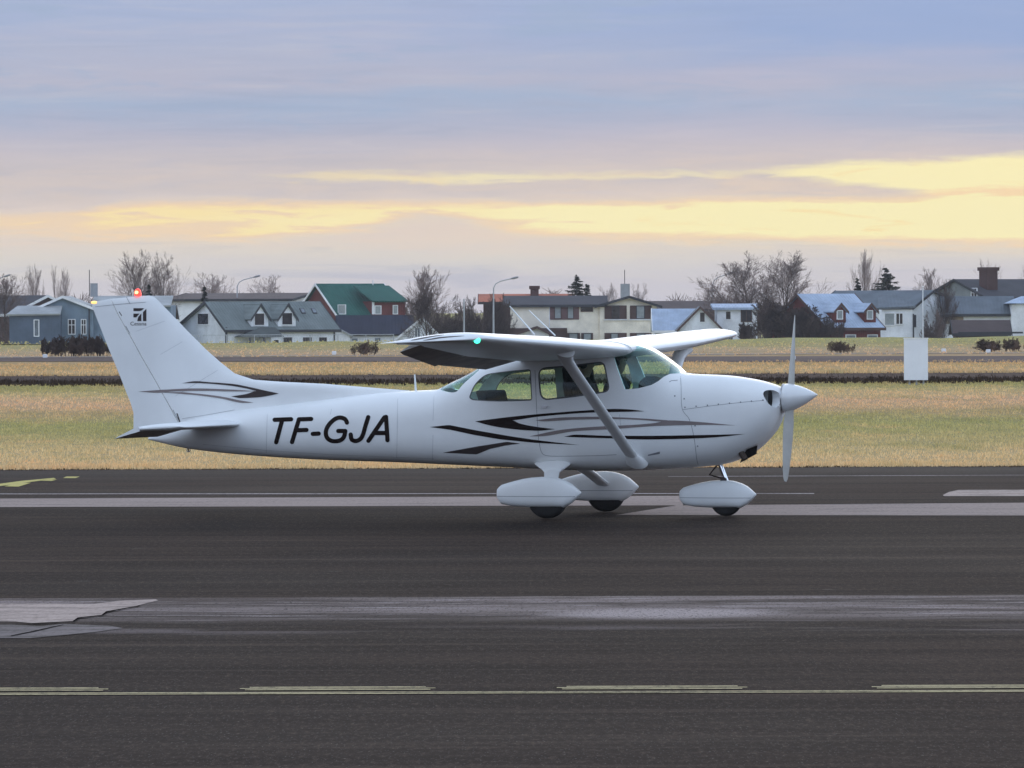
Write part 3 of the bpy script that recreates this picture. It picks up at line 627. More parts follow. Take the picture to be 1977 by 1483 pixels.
def wing(s):
    up, lo = naca(20, .12, 0., .765); rings = [sect(s, ya, up, lo) for ya in (.44, .6, 1.2, 1.9, 2.5, 3.2, 4., 4.75, 5.02)]
    wg = MB().loft(rings).build('wing', P_white, plane, 30)
    upf, lof = naca(24, .12, 0., 1.); X, Z, C, D = wing_at(5.15)
    tips = [(5.02, *wing_at(5.02), 1.), (5.15, X, Z, C, D, 1.), (5.26, X - .025, Z + .004, C - .005, D - .004, .92), (5.36, X - .07, Z + .002, C - .03, D - .006, .74), (5.43, X - .15, Z - .004, C - .09, D - .012, .5), (5.47, X - .26, Z - .010, C - .19, D - .018, .26), (5.49, X - .40, Z - .016, C - .34, D - .02, .1)]
    MB().loft([sect(s, t[0], upf, lof, t[5], *t[1:5]) for t in tips]).build('wing_tip', P_white, wg, 40)
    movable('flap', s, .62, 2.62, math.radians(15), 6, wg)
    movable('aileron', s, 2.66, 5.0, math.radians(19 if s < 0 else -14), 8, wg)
    lx, lz = X - .10, Z + .0
    ly = 5.34
    if s < 0: lx, lz = X0(921, 657, -5.34)
    mb = MB().lathe([(-.034, .003), (-.03, .018), (-.018, .030), (0, .036), (.018, .030), (.03, .018), (.034, .003)], 14, 'x', (lx, s * ly, lz)); mb.build('navigation_light', P_navg if s < 0 else P_navr, wg, 60)
    return wg
wing_near, wing_far = wing(-1), wing(1)
upf, lof = naca(20, .12, 0., 1.)
cx0 = X0(1245, 655)[0]; rc = []
for k in range(9):
    y = -.46 + .92 * k / 8; b = .012 * math.cos(math.pi * y / .95) + .004
    rc.append([(wx + .02 - 1.66 * u * 1.0, y, wz + b - .125 * u + 1.66 * v * 1.02) for u, v in (upf + lof[:0:-1])])
MB().loft(rc).build('wing_center_section', P_white, plane, 30)

# struts
def airf(c, t, n=16):
    return [(c * (math.cos(2 * math.pi * k / n)) / 2, t * math.sin(2 * math.pi * k / n) / 2 * (1.15 + .35 * math.cos(2 * math.pi * k / n))) for k in range(n)]
for s in (-1, 1):
    a = Vector((*X0(1083, 681, -2.5)[:1], s * 2.5, X0(1083, 681, -2.5)[1])); b = Vector((X0(1224, 889, -.47)[0], s * .45, X0(1224, 889, -.47)[1])); rings = []
    for t, c, th in [(0, .21, .10), (.03, .185, .075), (.07, .155, .058), (.15, .142, .05), (.5, .142, .05), (.93, .142, .05), (1, .142, .05)]:
        p = a + (b - a) * t; n = Vector((0, -(b - a).z, (b - a).y)).normalized()
        off = .05 * max(0, (.09 - t) / .09) ** 2
        rings.append([tuple(p + Vector((u + off, 0, 0)) + n * v) for u, v in airf(c, th)])
    st = MB().loft(rings).build('wing_strut', P_white, plane, 40)
    q = b + (a - b) * .05; rings = []
    for t, c, th in [(-.03, .25, .12), (.0, .23, .10), (.018, .19, .08), (.04, .16, .06), (.045, .15, .052)]:
        p = b + (a - b) * t; rings.append([tuple(p + Vector((u + .015 * (c - .15) * 6, 0, 0)) + n * v) for u, v in airf(c, th)])
    MB().loft(rings).build('strut_cuff', P_white, st, 40)

# tail
ROWS = [((800, 757), (350, 822), (258, 834)), ((790, 754), (347, 815), (258, 818)), ((736, 750), (341, 805), (258, 797)), ((625, 741), (333, 790), (252, 777)), ((540, 737), (323, 772), (245, 760)), ((490, 733.2), (313, 755), (238, 742)), ((453, 721), (304, 738), (231, 724)),
    ((424, 698), (290, 714), (221.5, 701)), ((398, 675), (276, 690), (211, 676)), ((363, 640), (254, 650), (197, 640)), ((330, 605.5), (231, 610), (184, 607)), ((306, 581), (220, 588), (178, 592)), ((298, 573.5), (216, 580), (179, 586)), ((288, 570.5), (214, 577), (183, 582.5))]
def fin_h(dl, dt, hm=.055): return hm * (1 - math.exp(-max(dl, 0) / .10)) * min(1., (max(dt, 0) / .75 + .06)) ** .9
FR = [[Vector((X0(*p)[0], 0, X0(*p)[1])) for p in r] for r in ROWS]
def fin_y(x, z):
    zz = [r[0].z for r in FR]; le = float(np.interp(z, [min(zz[i:]) if False else zz[i] for i in range(len(zz))], [r[0].x for r in FR])); te = float(np.interp(z, [r[2].z for r in FR], [r[2].x for r in FR]))
    return fin_h(le - x, x - te)
def fin_part(name, c0, c1, n, top_scale=(1, 1, .75)):
    rings = []
    rows = FR
    for i, (le, hg, te) in enumerate(rows):
        p0, p1 = (le, hg) if c0 == 0 else (hg, te); k_top = len(rows) - 1 - i
        hs = {0: .25, 1: .7, 2: .92}.get(k_top, 1.)
        gap = .006 if c0 == 0 else -.006
        L_, R_ = [], []
        for k in range(n + 1):
            t = k / n; t = t ** 1.8 if c0 == 0 else t
            p = p0.lerp(p1, t)
            if k == n and c0 == 0: p = p + Vector((.005, 0, 0))
            if k == 0 and c0 == 1: p = p - Vector((.005, 0, 0))
            h = fin_h(le.x - p.x, p.x - te.x) * hs
            L_.append((p.x, -h, p.z)); R_.append((p.x, h, p.z))
        rings.append(L_ + R_[::-1])
    return MB().loft(rings).build(name, P_white, plane, 35)
fin_part('vertical_fin', 0, 1, 22); rudder = fin_part('rudder', 1, 2, 8)
bx, bz = X0(266, 563)
mb = MB().lathe([(0, .040), (.03, .040), (.06, .034), (.078, .02), (.084, .004)], 16, 'z', (bx, 0, bz - .05)); mb.build('beacon_light', P_navr, plane, 50)
MB().lathe([(.0, .018), (.02, .018), (.03, .012), (.034, .002)], 10, 'y', (bx, -.05, bz - .01)).build('beacon_filament', P_hot, plane, 50)
MB().lathe([(-.04, .004), (-.03, .014), (.0, .018), (.03, .014)], 12, 'x', (X0(182, 584)[0], 0, X0(182, 584)[1])).build('tail_light', P_navw, plane, 50)
hr, ht = X0(468, 819, -.13), X0(356, 825.5, -1.68); er, et = X0(303, 826, -.13), X0(226, 847, -1.7)
zst = (hr[1] + ht[1]) / 2
for s in (-1, 1):
    up, lo = naca(14, .10, 0., .62); sym = lambda L_: [(u, v) for u, v in L_]
    rings = []; rr = []
    for t in (0, .1, .5, .9, .965, .99, 1.0):
        le = hr[0] + (ht[0] - hr[0]) * t; te = er[0] - .0 + (et[0] + .02 - er[0]) * t * 0 + .0
        ch = (le - (hr[0] - 1.0)) ; 
        if t > .95: k = {.965: .9, .99: .6, 1.0: .2}[t]
        else: k = 1.
        y = s * (.05 + 1.63 * t); z0 = hr[1] + (ht[1] - hr[1]) * t
        loop = up + lo[:0:-1]
        rings.append([(le - ch * u - (1 - k) * .06 * (1 - u), y, z0 + .012 + (v - .012) * ch * k * .95 - .05 * u) for u, v in loop])
    hs_ = MB().loft(rings).build('horizontal_stabilizer', P_white, plane, 35)
    up2, lo2 = naca(6, .10, .63, 1.); rings = []
    for t in (0.12, .5, .9, 1.0):
        le = hr[0] + (ht[0] - hr[0]) * t; ch = le - (hr[0] - 1.0); y = s * (.05 + 1.63 * t); z0 = hr[1] + (ht[1] - hr[1]) * t; hx, hz = le - .63 * ch, z0 + .012 - .05 * .63; a = math.radians(15); q = []
        for u, v in up2 + lo2[::-1]:
            dx, dz = le - ch * u - hx, z0 + .012 + (v - .012) * ch * .95 - .05 * u - hz
            q.append((hx + dx * math.cos(a) - dz * math.sin(a), y, hz + dx * math.sin(a) + dz * math.cos(a)))
        rings.append(q)
    shade_under(MB().loft(rings).build('elevator', [P_white, P_shade], hs_, 40))
# tail tie-down ring and fairing cavity
tx0, tz0 = X0(357, 845, -.1)
MB().tube([(tx0, -.02, X0(357, 866)[1] + .03), (tx0 + .02, -.02, X0(360, 872)[1])], .006, 6).build('tie_down_rod', P_dark, plane)
rx, rz = X0(365, 869)
mb = MB(); mb.tube([(rx + .02 * math.cos(t), -.02, rz + .02 * math.sin(t)) for t in np.linspace(0, 2 * math.pi, 13)], .006, 6); mb.build('tie_down_ring', P_metal, plane, 60)

# ------------------------------------------------------------------ skin decoration
def skin(px, py, off=.003, fin=False):
    y = -.4
    for _ in range(6):
        x, z = X0(px, py, y); ys = side_y(x, z)
        if fin: ys = max(ys if z < ZT(x) else 0, fin_y(x, z))
        y = -ys
    return (x, y - off, z)
def bandgeo(upper, lower, off, n=44, m_=3, fin=False, straight=False):
    ip = linterp if straight else pchip; fu, fl = ip(*zip(*upper)), ip(*zip(*lower)); x0, x1 = upper[0][0], upper[-1][0]
    V = []; Fc = []
    for i in range(n + 1):
        x = x0 + (x1 - x0) * i / n; a, b = fu(x), fl(x)
        for j in range(m_ + 1): V.append(skin(x, a + (b - a) * j / m_, off, fin))
    for i in range(n):
        for j in range(m_): k = i * (m_ + 1) + j; Fc.append((k, k + m_ + 1, k + m_ + 2, k + 1))
    return V, Fc
def stripe(name, bands, m, off=.003, fin=False, n=44):
    mb = MB()
    for i, (u, l) in enumerate(bands): mb.add(*bandgeo(u, l, off + .0006 * i, n, 3, fin, name.endswith('_')))
    return mb.build(name.strip('_'), m, plane, 60)
T = (917, 813.5)
stripe('black_swoosh', [([T, (980, 805.5), (1040, 799.5), (1147, 791.5), (1189, 789.5), (1215, 790.5), (1244, 794)], [T, (988, 811.5), (1040, 804.5), (1147, 796.5), (1189, 795.5), (1215, 795), (1244, 794)]),
    ([T, (950, 812.7), (988, 811.3), (1003, 817.5), (1039, 824.6), (1072, 828.6)], [T, (942, 820.5), (975, 826.6), (1020, 831), (1039, 831.7), (1072, 828.6)])], P_black)
stripe('black_stripe_', [([(829.7, 824.5), (867, 820.5), (917, 830.5), (982, 841.8), (1030, 849), (1063, 853), (1119, 859.3)], [(829.7, 824.5), (868.5, 829.7), (917, 840.2), (965.6, 848.3), (1030, 854.8), (1063, 856.6), (1119, 859.3)])], P_black)
stripe('dark_grey_stripe_', [([(854.8, 874.2), (917, 862.8), (978.6, 853.1), (1004.5, 856.4)], [(854.8, 874.2), (920.3, 877.4), (946, 866.9), (975.3, 860.4), (1004.5, 856.4)])], P_dgrey)
stripe('grey_stripe', [([(1033.4, 811.4), (1089, 805.9), (1147, 804.7), (1222.6, 807), (1289, 811.4)], [(1033.4, 811.4), (1049, 813.6), (1111, 810.3), (1189, 809.2), (1245, 811.4), (1275, 814), (1289, 813.5)])], P_grey, .0036)
stripe('grey_stripe', [([(1022, 842.6), (1089, 829.2), (1156, 823.6), (1222.6, 820.3), (1267, 816.3), (1289, 811.6), (1334, 813.6), (1420.6, 821.4)], [(1022, 842.6), (1040, 842.6), (1111, 832.6), (1191, 828.1), (1267, 822.5), (1311.6, 821), (1367, 820.3), (1420.6, 821.4)])], P_grey)
stripe('black_stripe', [([(1089, 843.2), (1111, 839.2), (1178, 841.5), (1245, 841.5), (1334, 840.4), (1438.5, 838.1)], [(1089, 843.2), (1104.6, 844.1), (1178, 846.4), (1245, 848.6), (1289, 848.1), (1356, 845.9), (1400.6, 842.6), (1438.5, 838.1)])], P_black)
stripe('tail_swoosh', [([(350.5, 740.2), (378.4, 736.1), (402.7, 737.8), (451, 741.5), (482.8, 747.5), (509.5, 753.6), (538.6, 759.7)], [(350.5, 740.2), (373.6, 739.5), (439, 743.9), (475.5, 750), (497, 755), (520, 758), (538.6, 759.7)]),
    ([(446.4, 765.2), (475.5, 760.9), (497, 754.6), (520, 757.5), (538.6, 759.7)], [(446.4, 765.2), (465.8, 768.6), (499.8, 766.9), (522, 763.5), (538.6, 759.7)])], P_dgrey, .006, True)
stripe('grey_stripe', [([(266.8, 756), (317.8, 752.4), (378.4, 750), (451, 752.4), (497, 755.5)], [(266.8, 756), (305.6, 758.4), (342, 755.5), (402.7, 754.8), (451, 755.7), (497, 755.5)])], P_grey, .006, True)
stripe('grey_stripe', [([(315, 757.6), (345, 757.2), (378, 759.7), (427, 765.7), (463.4, 773), (490, 777.4)], [(315, 757.8), (345, 760), (378, 762.8), (427, 769.4), (470.7, 777.8), (490, 777.4)])], P_grey, .0066, True)
# near wing tip swooshes lie on the curved tip, seen as thin dark lines
def stroke(pts, wpx, off, fin=False, step=1.6):
    P = [Vector(p) for p in pts]; Q = [P[0]]
    for a, b in zip(P, P[1:]):
        n = max(1, int((b - a).length / step))
        for k in range(1, n + 1): Q.append(a.lerp(b, k / n))
    V = []; Fc = []; h = wpx / 2
    for i, p in enumerate(Q):
        t = (Q[min(i + 1, len(Q) - 1)] - Q[max(0, i - 1)]).normalized(); nrm = Vector((-t.y, t.x))
        for j in (-1, 0, 1): q = p + nrm * h * j; V.append(skin(q.x, q.y, off, fin))
    for i in range(len(Q) - 1):
        for j in (0, 1): k = 3 * i + j; Fc.append((k, k + 1, k + 4, k + 3))
    for e, sg in ((0, -1), (-1, 1)):
        p = Q[e]; t = (Q[1] - Q[0]).normalized() * -1 if e == 0 else (Q[-1] - Q[-2]).normalized(); k0 = len(V); V.append(skin(p.x, p.y, off + .0002, fin)); nn = Vector((-t.y, t.x))
        for k in range(9):
            a = -math.pi / 2 + math.pi * k / 8; q = p + (t * math.cos(a) + nn * math.sin(a)) * h; V.append(skin(q.x, q.y, off + .0002, fin))
        for k in range(8): Fc.append((k0, k0 + 1 + k, k0 + 2 + k))
    return V, Fc
z2 = lambda L_: [(500 + a / 4.9425, 680 + b / 4.9425) for a, b in L_]
def smooth(L_, n=4):
    P = [Vector(p) for p in L_]; out = []
    for i in range(len(P) - 1):
        p0, p1, p2, p3 = P[max(i - 1, 0)], P[i], P[i + 1], P[min(i + 2, len(P) - 1)]
        for k in range(n):
            t = k / n; out.append(tuple(.5 * ((2 * p1) + (p2 - p0) * t + (2 * p0 - 5 * p1 + 4 * p2 - p3) * t * t + (3 * p1 - p0 - 3 * p2 + p3) * t**3)))
    return out + [tuple(P[-1])]
LET = {'T': [[(150, 645), (307, 640)], [(222, 648), (165, 860)]], 'F': [[(382, 641), (316, 858)], [(382, 641), (498, 637)], [(352, 745), (454, 742)]], '-': [[(514, 780), (570, 777)]],
    'G': [smooth([(840, 672), (822, 640), (778, 624), (728, 637), (672, 687), (640, 750), (646, 808), (682, 842), (732, 850), (782, 838), (812, 806), (824, 752)]), [(824, 752), (757, 752)]],
    'J': [smooth([(1043, 620), (1016, 705), (992, 788), (966, 830), (922, 848), (885, 832), (876, 786)])], 'A': [[(1045, 846), (1197, 622), (1213, 618)], [(1213, 618), (1227, 840)], [(1100, 771), (1218, 771)]]}
for ch, sts in LET.items():
    mb = MB()
    for i, st in enumerate(sts): mb.add(*stroke(z2(st), 8.3, .003 + .0005 * i))
    o = mb.build('letter', P_black, plane); o['label'] = 'black slanted hyphen on the tail boom' if ch == '-' else 'black slanted letter %s on the tail boom' % ch
def seam(name, pts, wpx=.9, m=P_seam, fin=False):
    return MB().add(*stroke(pts, wpx, .0015, fin, 3.)).build(name, m, plane)
seam('door_seam', [(1033, 715), (1036, 790), (1040, 850)] + smooth([(1041, 852), (1045, 872), (1056, 880), (1090, 881)]) + [(1150, 880), (1190, 878)], .8)
seam('cowl_seam', smooth([(1314, 727), (1315, 745), (1317, 789), (1331, 810), (1340, 845), (1345, 885), (1348, 897)]), .8)
seam('cowl_seam', smooth([(1318, 791), (1370, 784), (1430, 777), (1475, 773)]), .7)
seam('rudder_hinge', smooth([(347, 815), (333, 790), (304, 738), (276, 690), (254, 650), (243, 630)]), 1.1, P_seam, True)
seam('rudder_seam', [(184, 592.5), (215, 589), (252, 585.5), (281, 583.6)], .7, P_seam, True)
seam('rudder_seam', [(244, 573.5), (251, 586.5)], .8, P_seam, True)
seam('fin_seam', [(352, 808.5), (400, 801), (453, 791.5)], .6, P_seam, True)
seam('fin_seam', [(352, 817), (400, 814), (452, 813)], .6, P_seam, True)
for p, q, wd in (((342, 799), (347, 814), 2.4), ((278, 690), (283, 697), 2.2), ((230.5, 602.5), (235, 609.5), 1.4)): seam('hinge_bracket', [p, q], wd, P_dgrey, True)
P_lap = mat('skin_lap', (.42, .44, .46), .6, .05, 5)
for pts in ([(516, 800), (514, 874)], [(640, 790), (638, 800)], [(768, 770), (766, 884)], [(838, 764), (836, 812)], [(836, 840), (835, 888)], [(392, 858), (516, 870), (640, 878), (838, 886)], [(1316, 850), (1200, 880)][:0] or [(1196, 800), (1199, 826)]): seam('skin_seam', pts, .55, P_lap)
for pts in ([(420, 715), (330, 770)], [(352, 660), (300, 690)], [(318, 620), (262, 640)]): seam('skin_seam', pts, .5, P_lap, True)
def rivet(px, py):
    c = skin(px, py, .001); return c
fast = MB()
for px, py in [(1321, 770), (1322.5, 786.5), (1344, 784.5), (1366, 782.5), (1387, 780.5), (1408.5, 778.5), (1430, 776.5), (1451, 774.5), (1473, 772.5), (1342, 822), (1347, 861.5), (1303, 764.5)]:
    c = skin(px, py, .0); mb = MB(); mb.lathe([(-.004, .008), (.004, .007)], 10, 'y', c); mb.build('cowl_fastener', P_seam, plane)
hx, hy, hz = skin(1051, 785.5, 0)
mb = MB(); mb.prism(round_poly([(-.035, -.014), (.03, -.014), (.038, .012), (-.03, .014)], .008), lambda a, b: (hx + a, hy - .022, hz + b), lambda a, b: (hx + a, hy + .004, hz + b)); mb.build('door_handle', P_metal, plane, 40)
vx = [skin(px, py, .002) for px, py in [(1251, 878), (1274, 872), (1274, 876.5), (1251, 880.5)]]
MB().add(vx, [(0, 1, 2, 3)]).build('vent_slot', P_seam, plane)
MB().add([skin(px, py, .002) for px, py in [(1292, 737), (1296, 734.6), (1308, 733.6), (1309, 734.4), (1296, 735.6), (1293, 738)]], [(0, 1, 2, 3, 4, 5)]).build('vent_slot', P_seam, plane)
# emblem on the fin
def fin_poly(name, pts, m=P_dgrey, off=.004):
    return [skin(px, py, off, True) for px, py in pts]
z1 = lambda L_: [(160 + a / 4.12, 540 + b / 4.12) for a, b in L_]
mb = MB()
for pts in ([(403, 227), (488, 227), (470, 243), (455, 249), (403, 249)], [(403, 270), (452, 270), (425, 300), (403, 300)], [(506, 232), (506, 330), (479, 330), (479, 258), (492, 246)], [(466, 268), (466, 330), (433, 330), (440, 300)]):
    P = fin_poly('', z1(pts)); mb.add(P, [tuple(range(len(P)))])
mb.build('emblem', P_dgrey, plane)
tcu = bpy.data.curves.new('t', 'FONT'); tcu.body = 'Cessna'; tcu.size = 1.; tcu.space_character = 1.0; to = bpy.data.objects.new('t', tcu); COL.objects.link(to)
tme = bpy.data.meshes.new_from_object(to.evaluated_get(bpy.context.evaluated_depsgraph_get())); bpy.data.objects.remove(to)
x0_, x1_ = min(v.co.x for v in tme.vertices), max(v.co.x for v in tme.vertices)
for v in tme.vertices: v.co = skin(252 + (v.co.x - x0_) / (x1_ - x0_) * 31, 628.3 - v.co.y * 10.2, .004, True)
tme.materials.clear(); tme.materials.append(P_dgrey); tme.name = 'lettering'; link(bpy.data.objects.new('lettering', tme), plane)

# thin swooshes on the near wing tip
from mathutils.bvhtree import BVHTree
_wt = [c for c in wing_near.children if c.name.startswith('wing_tip')][0].data
_bv = BVHTree.FromPolygons([v.co.copy() for v in _wt.vertices], [tuple(p.vertices) for p in _wt.polygons])
_inv = Matrix.Rotation(PSI, 4, 'Z') @ Matrix.Translation(-AO)
def on_tip(px, py):
    o = _inv @ CAMP; d = (_inv.to_3x3() @ ray(px, py)).normalized(); h = _bv.ray_cast(o, d)
    return None if h[0] is None else h[0] + (h[1] if h[1].dot(d) < 0 else -h[1]) * .002 - d * .004
for pts in ([(793, 657.5), (806, 655), (830, 650.6), (857, 646.6)], [(817, 657.6), (836, 654.4), (856, 651.4), (896, 648.6)]):
    P = smooth(pts, 5); V, Fc = [], []
    for i, (x, y) in enumerate(P):
        hw = .95 * math.sin(math.pi * (i + .3) / (len(P) - .4)) + .12; q = [on_tip(x, y - hw), on_tip(x, y + hw)]
        if None in q: continue
        V += q
    for i in range(len(V) // 2 - 1): Fc.append((2 * i, 2 * i + 1, 2 * i + 3, 2 * i + 2))
    if Fc: MB().add(V, Fc).build('tip_swoosh', P_dgrey, wing_near)

# ------------------------------------------------------------------ antennas
def rod(name, a, ya, b, yb, r0, r1, m=P_white):
    (xa, za), (xb_, zb_) = X0(*a, ya), X0(*b, yb); return MB().tube([(xa, ya, za), (xb_, yb, zb_)], [r0, r1], 8).build(name, m, plane, 60)
rod('antenna', (803, 757), 0, (800.5, 723), 0, .014, .009)
rod('antenna', (1032, 646), -.25, (984, 591), -.25, .009, .006, P_white); rod('antenna', (1072, 648), .25, (1021, 599), .25, .008, .005, P_white)

# ------------------------------------------------------------------ undercarriage
def pant(name, cx, cy, x0, x1, zb_, zt_, w_, parent):
    rings = []; Lx = x1 - x0
    for t in [0, .006, .02, .05, .1, .2, .3, .4, .5, .6, .7, .8, .88, .94, .975, .993, 1.]:
        x = cx + x0 + Lx * t
        top = np.interp(t, [0, .04, .15, .35, .58, .72, .85, .95, 1.], [.60, .72, .82, .95, 1., .96, .84, .62, .50]); bot = np.interp(t, [0, .05, .2, .4, .8, .9, 1.], [.28, .10, .03, 0., .0, .17, .46])
        ww = w_ * np.interp(t, [0, .01, .05, .2, .45, .65, .8, .9, .97, 1.], [.45, .55, .66, .85, 1., 1., .86, .62, .32, .06])
        zt, zb = zb_ + (zt_ - zb_) * top, zb_ + (zt_ - zb_) * bot
        zc, h = (zt + zb) / 2, (zt - zb) / 2; pr = []
        for k in range(24):
            a = 2 * math.pi * k / 24; c, s = math.cos(a), math.sin(a); pr.append((x, cy + ww * math.copysign(abs(c) ** .62, c), zc + h * math.copysign(abs(s) ** .72, s)))
        rings.append(pr)
    o = MB().loft(rings).build(name, P_white, parent, 40)
    zs = zb_ + (zt_ - zb_) * .36; L1, L2 = [], []
    for q in rings[1:-1]:
        near = [p for p in q if p[1] < cy]; k = min(range(len(near) - 1), key=lambda i: abs((near[i][2] + near[i + 1][2]) / 2 - zs)); p, p2 = near[k], near[k + 1]
        f = min(1., max(0., (zs - p[2]) / (p2[2] - p[2] + 1e-9))); y = p[1] + (p2[1] - p[1]) * f; L1.append((p[0], y - .0015, zs - .0025)); L2.append((p[0], y - .0015, zs + .0025))
    MB().add(L1 + L2, [(i, i + 1, len(L1) + i + 1, len(L1) + i) for i in range(len(L1) - 1)]).build('fairing_seam', P_seam, o)
    return o
def wheel(cx, cy, R, wd, parent):
    mb = MB(); prof = [(-wd * .5, R * .5), (-wd * .5, R * .62), (-wd * .48, R * .85), (-wd * .36, R * .955), (-wd * .15, R * .995), (wd * .15, R * .995), (wd * .36, R * .955), (wd * .48, R * .85), (wd * .5, R * .62), (wd * .5, R * .5)]
    o = mb.lathe(prof, 40, 'y', (cx, cy, R)).build('tyre', P_rubber, parent, 40)
    MB().lathe([(-wd * .42, R * .2), (-wd * .45, R * .5), (wd * .45, R * .5), (wd * .42, R * .2)], 28, 'y', (cx, cy, R)).build('rim', P_metal, o, 40)
    return o
for s in (-1, 1):
    if s < 0: wcx = X0(1057, 963, -1.2)[0]
    gl_ = thing('main_gear', None, None); gl_.parent = plane
    wheel(wcx, s * 1.2, .225, .16, gl_)
    pant('wheel_fairing', wcx, s * 1.2, -.565, .385, .122, .465, .135, gl_)
    rings = []
    for y, z, c, th in [(.36, .56, .20, .06), (.55, .53, .185, .05), (.80, .44, .165, .04), (1.05, .33, .16, .038), (1.17, .27, .16, .036)]:
        rings.append([(wcx + .03 - .25 * (1.2 - y) + u, s * y + v * .5, z + v) for u, v in airf(c, th, 14)])
    MB().loft(rings).build('gear_leg', P_white, gl_, 40)
    rings = []
    for y, z, c, th in [(.34, .60, .44, .07), (.44, .575, .40, .085), (.52, .55, .31, .085), (.59, .52, .22, .06), (.63, .505, .195, .045)]:
        rings.append([(wcx + .03 - .25 * (1.2 - y) + u, s * y + v * .45, z + v) for u, v in airf(c, th, 18)])
    MB().loft(rings).build('gear_cuff', P_white, gl_, 40)
ng = thing('nose_gear', None, None); ng.parent = plane
ncx = X0(1402, 968, 0)[0]
wheel(ncx, 0, .178, .12, ng); pant('wheel_fairing', ncx, 0, -.525, .345, .092, .402, .115, ng)
MB().tube([(ncx + .01, 0, .37), (ncx - .10, 0, .66)], .026, 14).build('oleo_strut', P_chrome, ng, 40)
MB().tube([(ncx - .08, 0, .60), (ncx - .14, 0, .76)], .043, 14).build('strut_housing', P_white, ng, 40)
MB().tube([(ncx - .05, .0, .42), (ncx - .19, 0, .46), (ncx - .10, 0, .57)], .011, 8).build('torque_link', P_exh, ng, 40)
MB().tube([(ncx - .02, -.05, .40), (ncx - .02, .05, .40)], .035, 12).build('fork_crown', P_dgrey, ng, 40)

# ------------------------------------------------------------------ cabin
def seat(x, y, w_=.42, wide=None):
    w2 = (wide or w_) / 2; o = MB().prism(round_poly([(x - .22, .86), (x + .26, .88), (x + .28, .98), (x - .2, .95)], .03), lambda a, b: (a, y - w2, b), lambda a, b: (a, y + w2, b)).build('seat_cushion', P_seat, plane, 40)
    mb = MB(); rings = []
    for z, dx, ww, th in [(.90, 0, 1., .12), (1.1, -.05, 1., .12), (1.35, -.10, .96, .11), (1.48, -.13, .8, .10), (1.50, -.135, .5, .09), (1.515, -.138, .48, .09), (1.62, -.15, .52, .09), (1.67, -.16, .42, .06)]:
        rings.append([(x - .22 + dx + th * math.sin(a) * .5, y + w2 * ww * math.copysign(abs(math.cos(a)) ** .6, math.cos(a)), z) for a in np.linspace(0, 2 * math.pi, 17)[:-1]])
    mb.loft(rings).build('seat_back', P_seat, plane, 50)
sx_near = X0(1150, 720, -.26)[0]
seat(sx_near + .04, -.26); seat(sx_near + .14, .26)
bx_ = X0(985, 770, 0)[0]
mb = MB(); mb.prism(round_poly([(bx_ - .12, .85), (bx_ + .40, .87), (bx_ + .42, .97), (bx_ - .08, .97), (bx_ - .18, 1.40), (bx_ - .28, 1.40)], .03), lambda a, b: (a, -.42, b), lambda a, b: (a, .42, b)); mb.build('rear_bench', P_seat, plane, 40)
px_, pz_ = X0(1250, 742, -.4)
MB().prism(round_poly([(px_ - .12, 1.0), (px_ - .10, pz_ + .02), (px_ - .02, pz_ + .09), (px_ + .12, pz_ + .09), (px_ + .2, pz_ + .02), (px_ + .22, 1.0)], .03), lambda a, b: (a, -.40, b), lambda a, b: (a, .40, b)).build('instrument_panel', P_panel, plane, 40)
for y in (-.26, .26):
    mb = MB().tube([(px_ - .10, y, 1.27), (px_ - .26, y, 1.27)], .014, 8); mb.tube([(px_ - .26, y - .11, 1.36), (px_ - .26, y - .10, 1.28), (px_ - .26, y + .10, 1.28), (px_ - .26, y + .11, 1.36)], .014, 8); mb.build('control_yoke', P_panel, plane, 40)
MB().box(X0(960, 800)[0], x_fire - .05, -.38, .38, .72, .74).build('cabin_floor', P_under, plane)
for s in (-1, 1):   # door posts seen through the glass
    pass

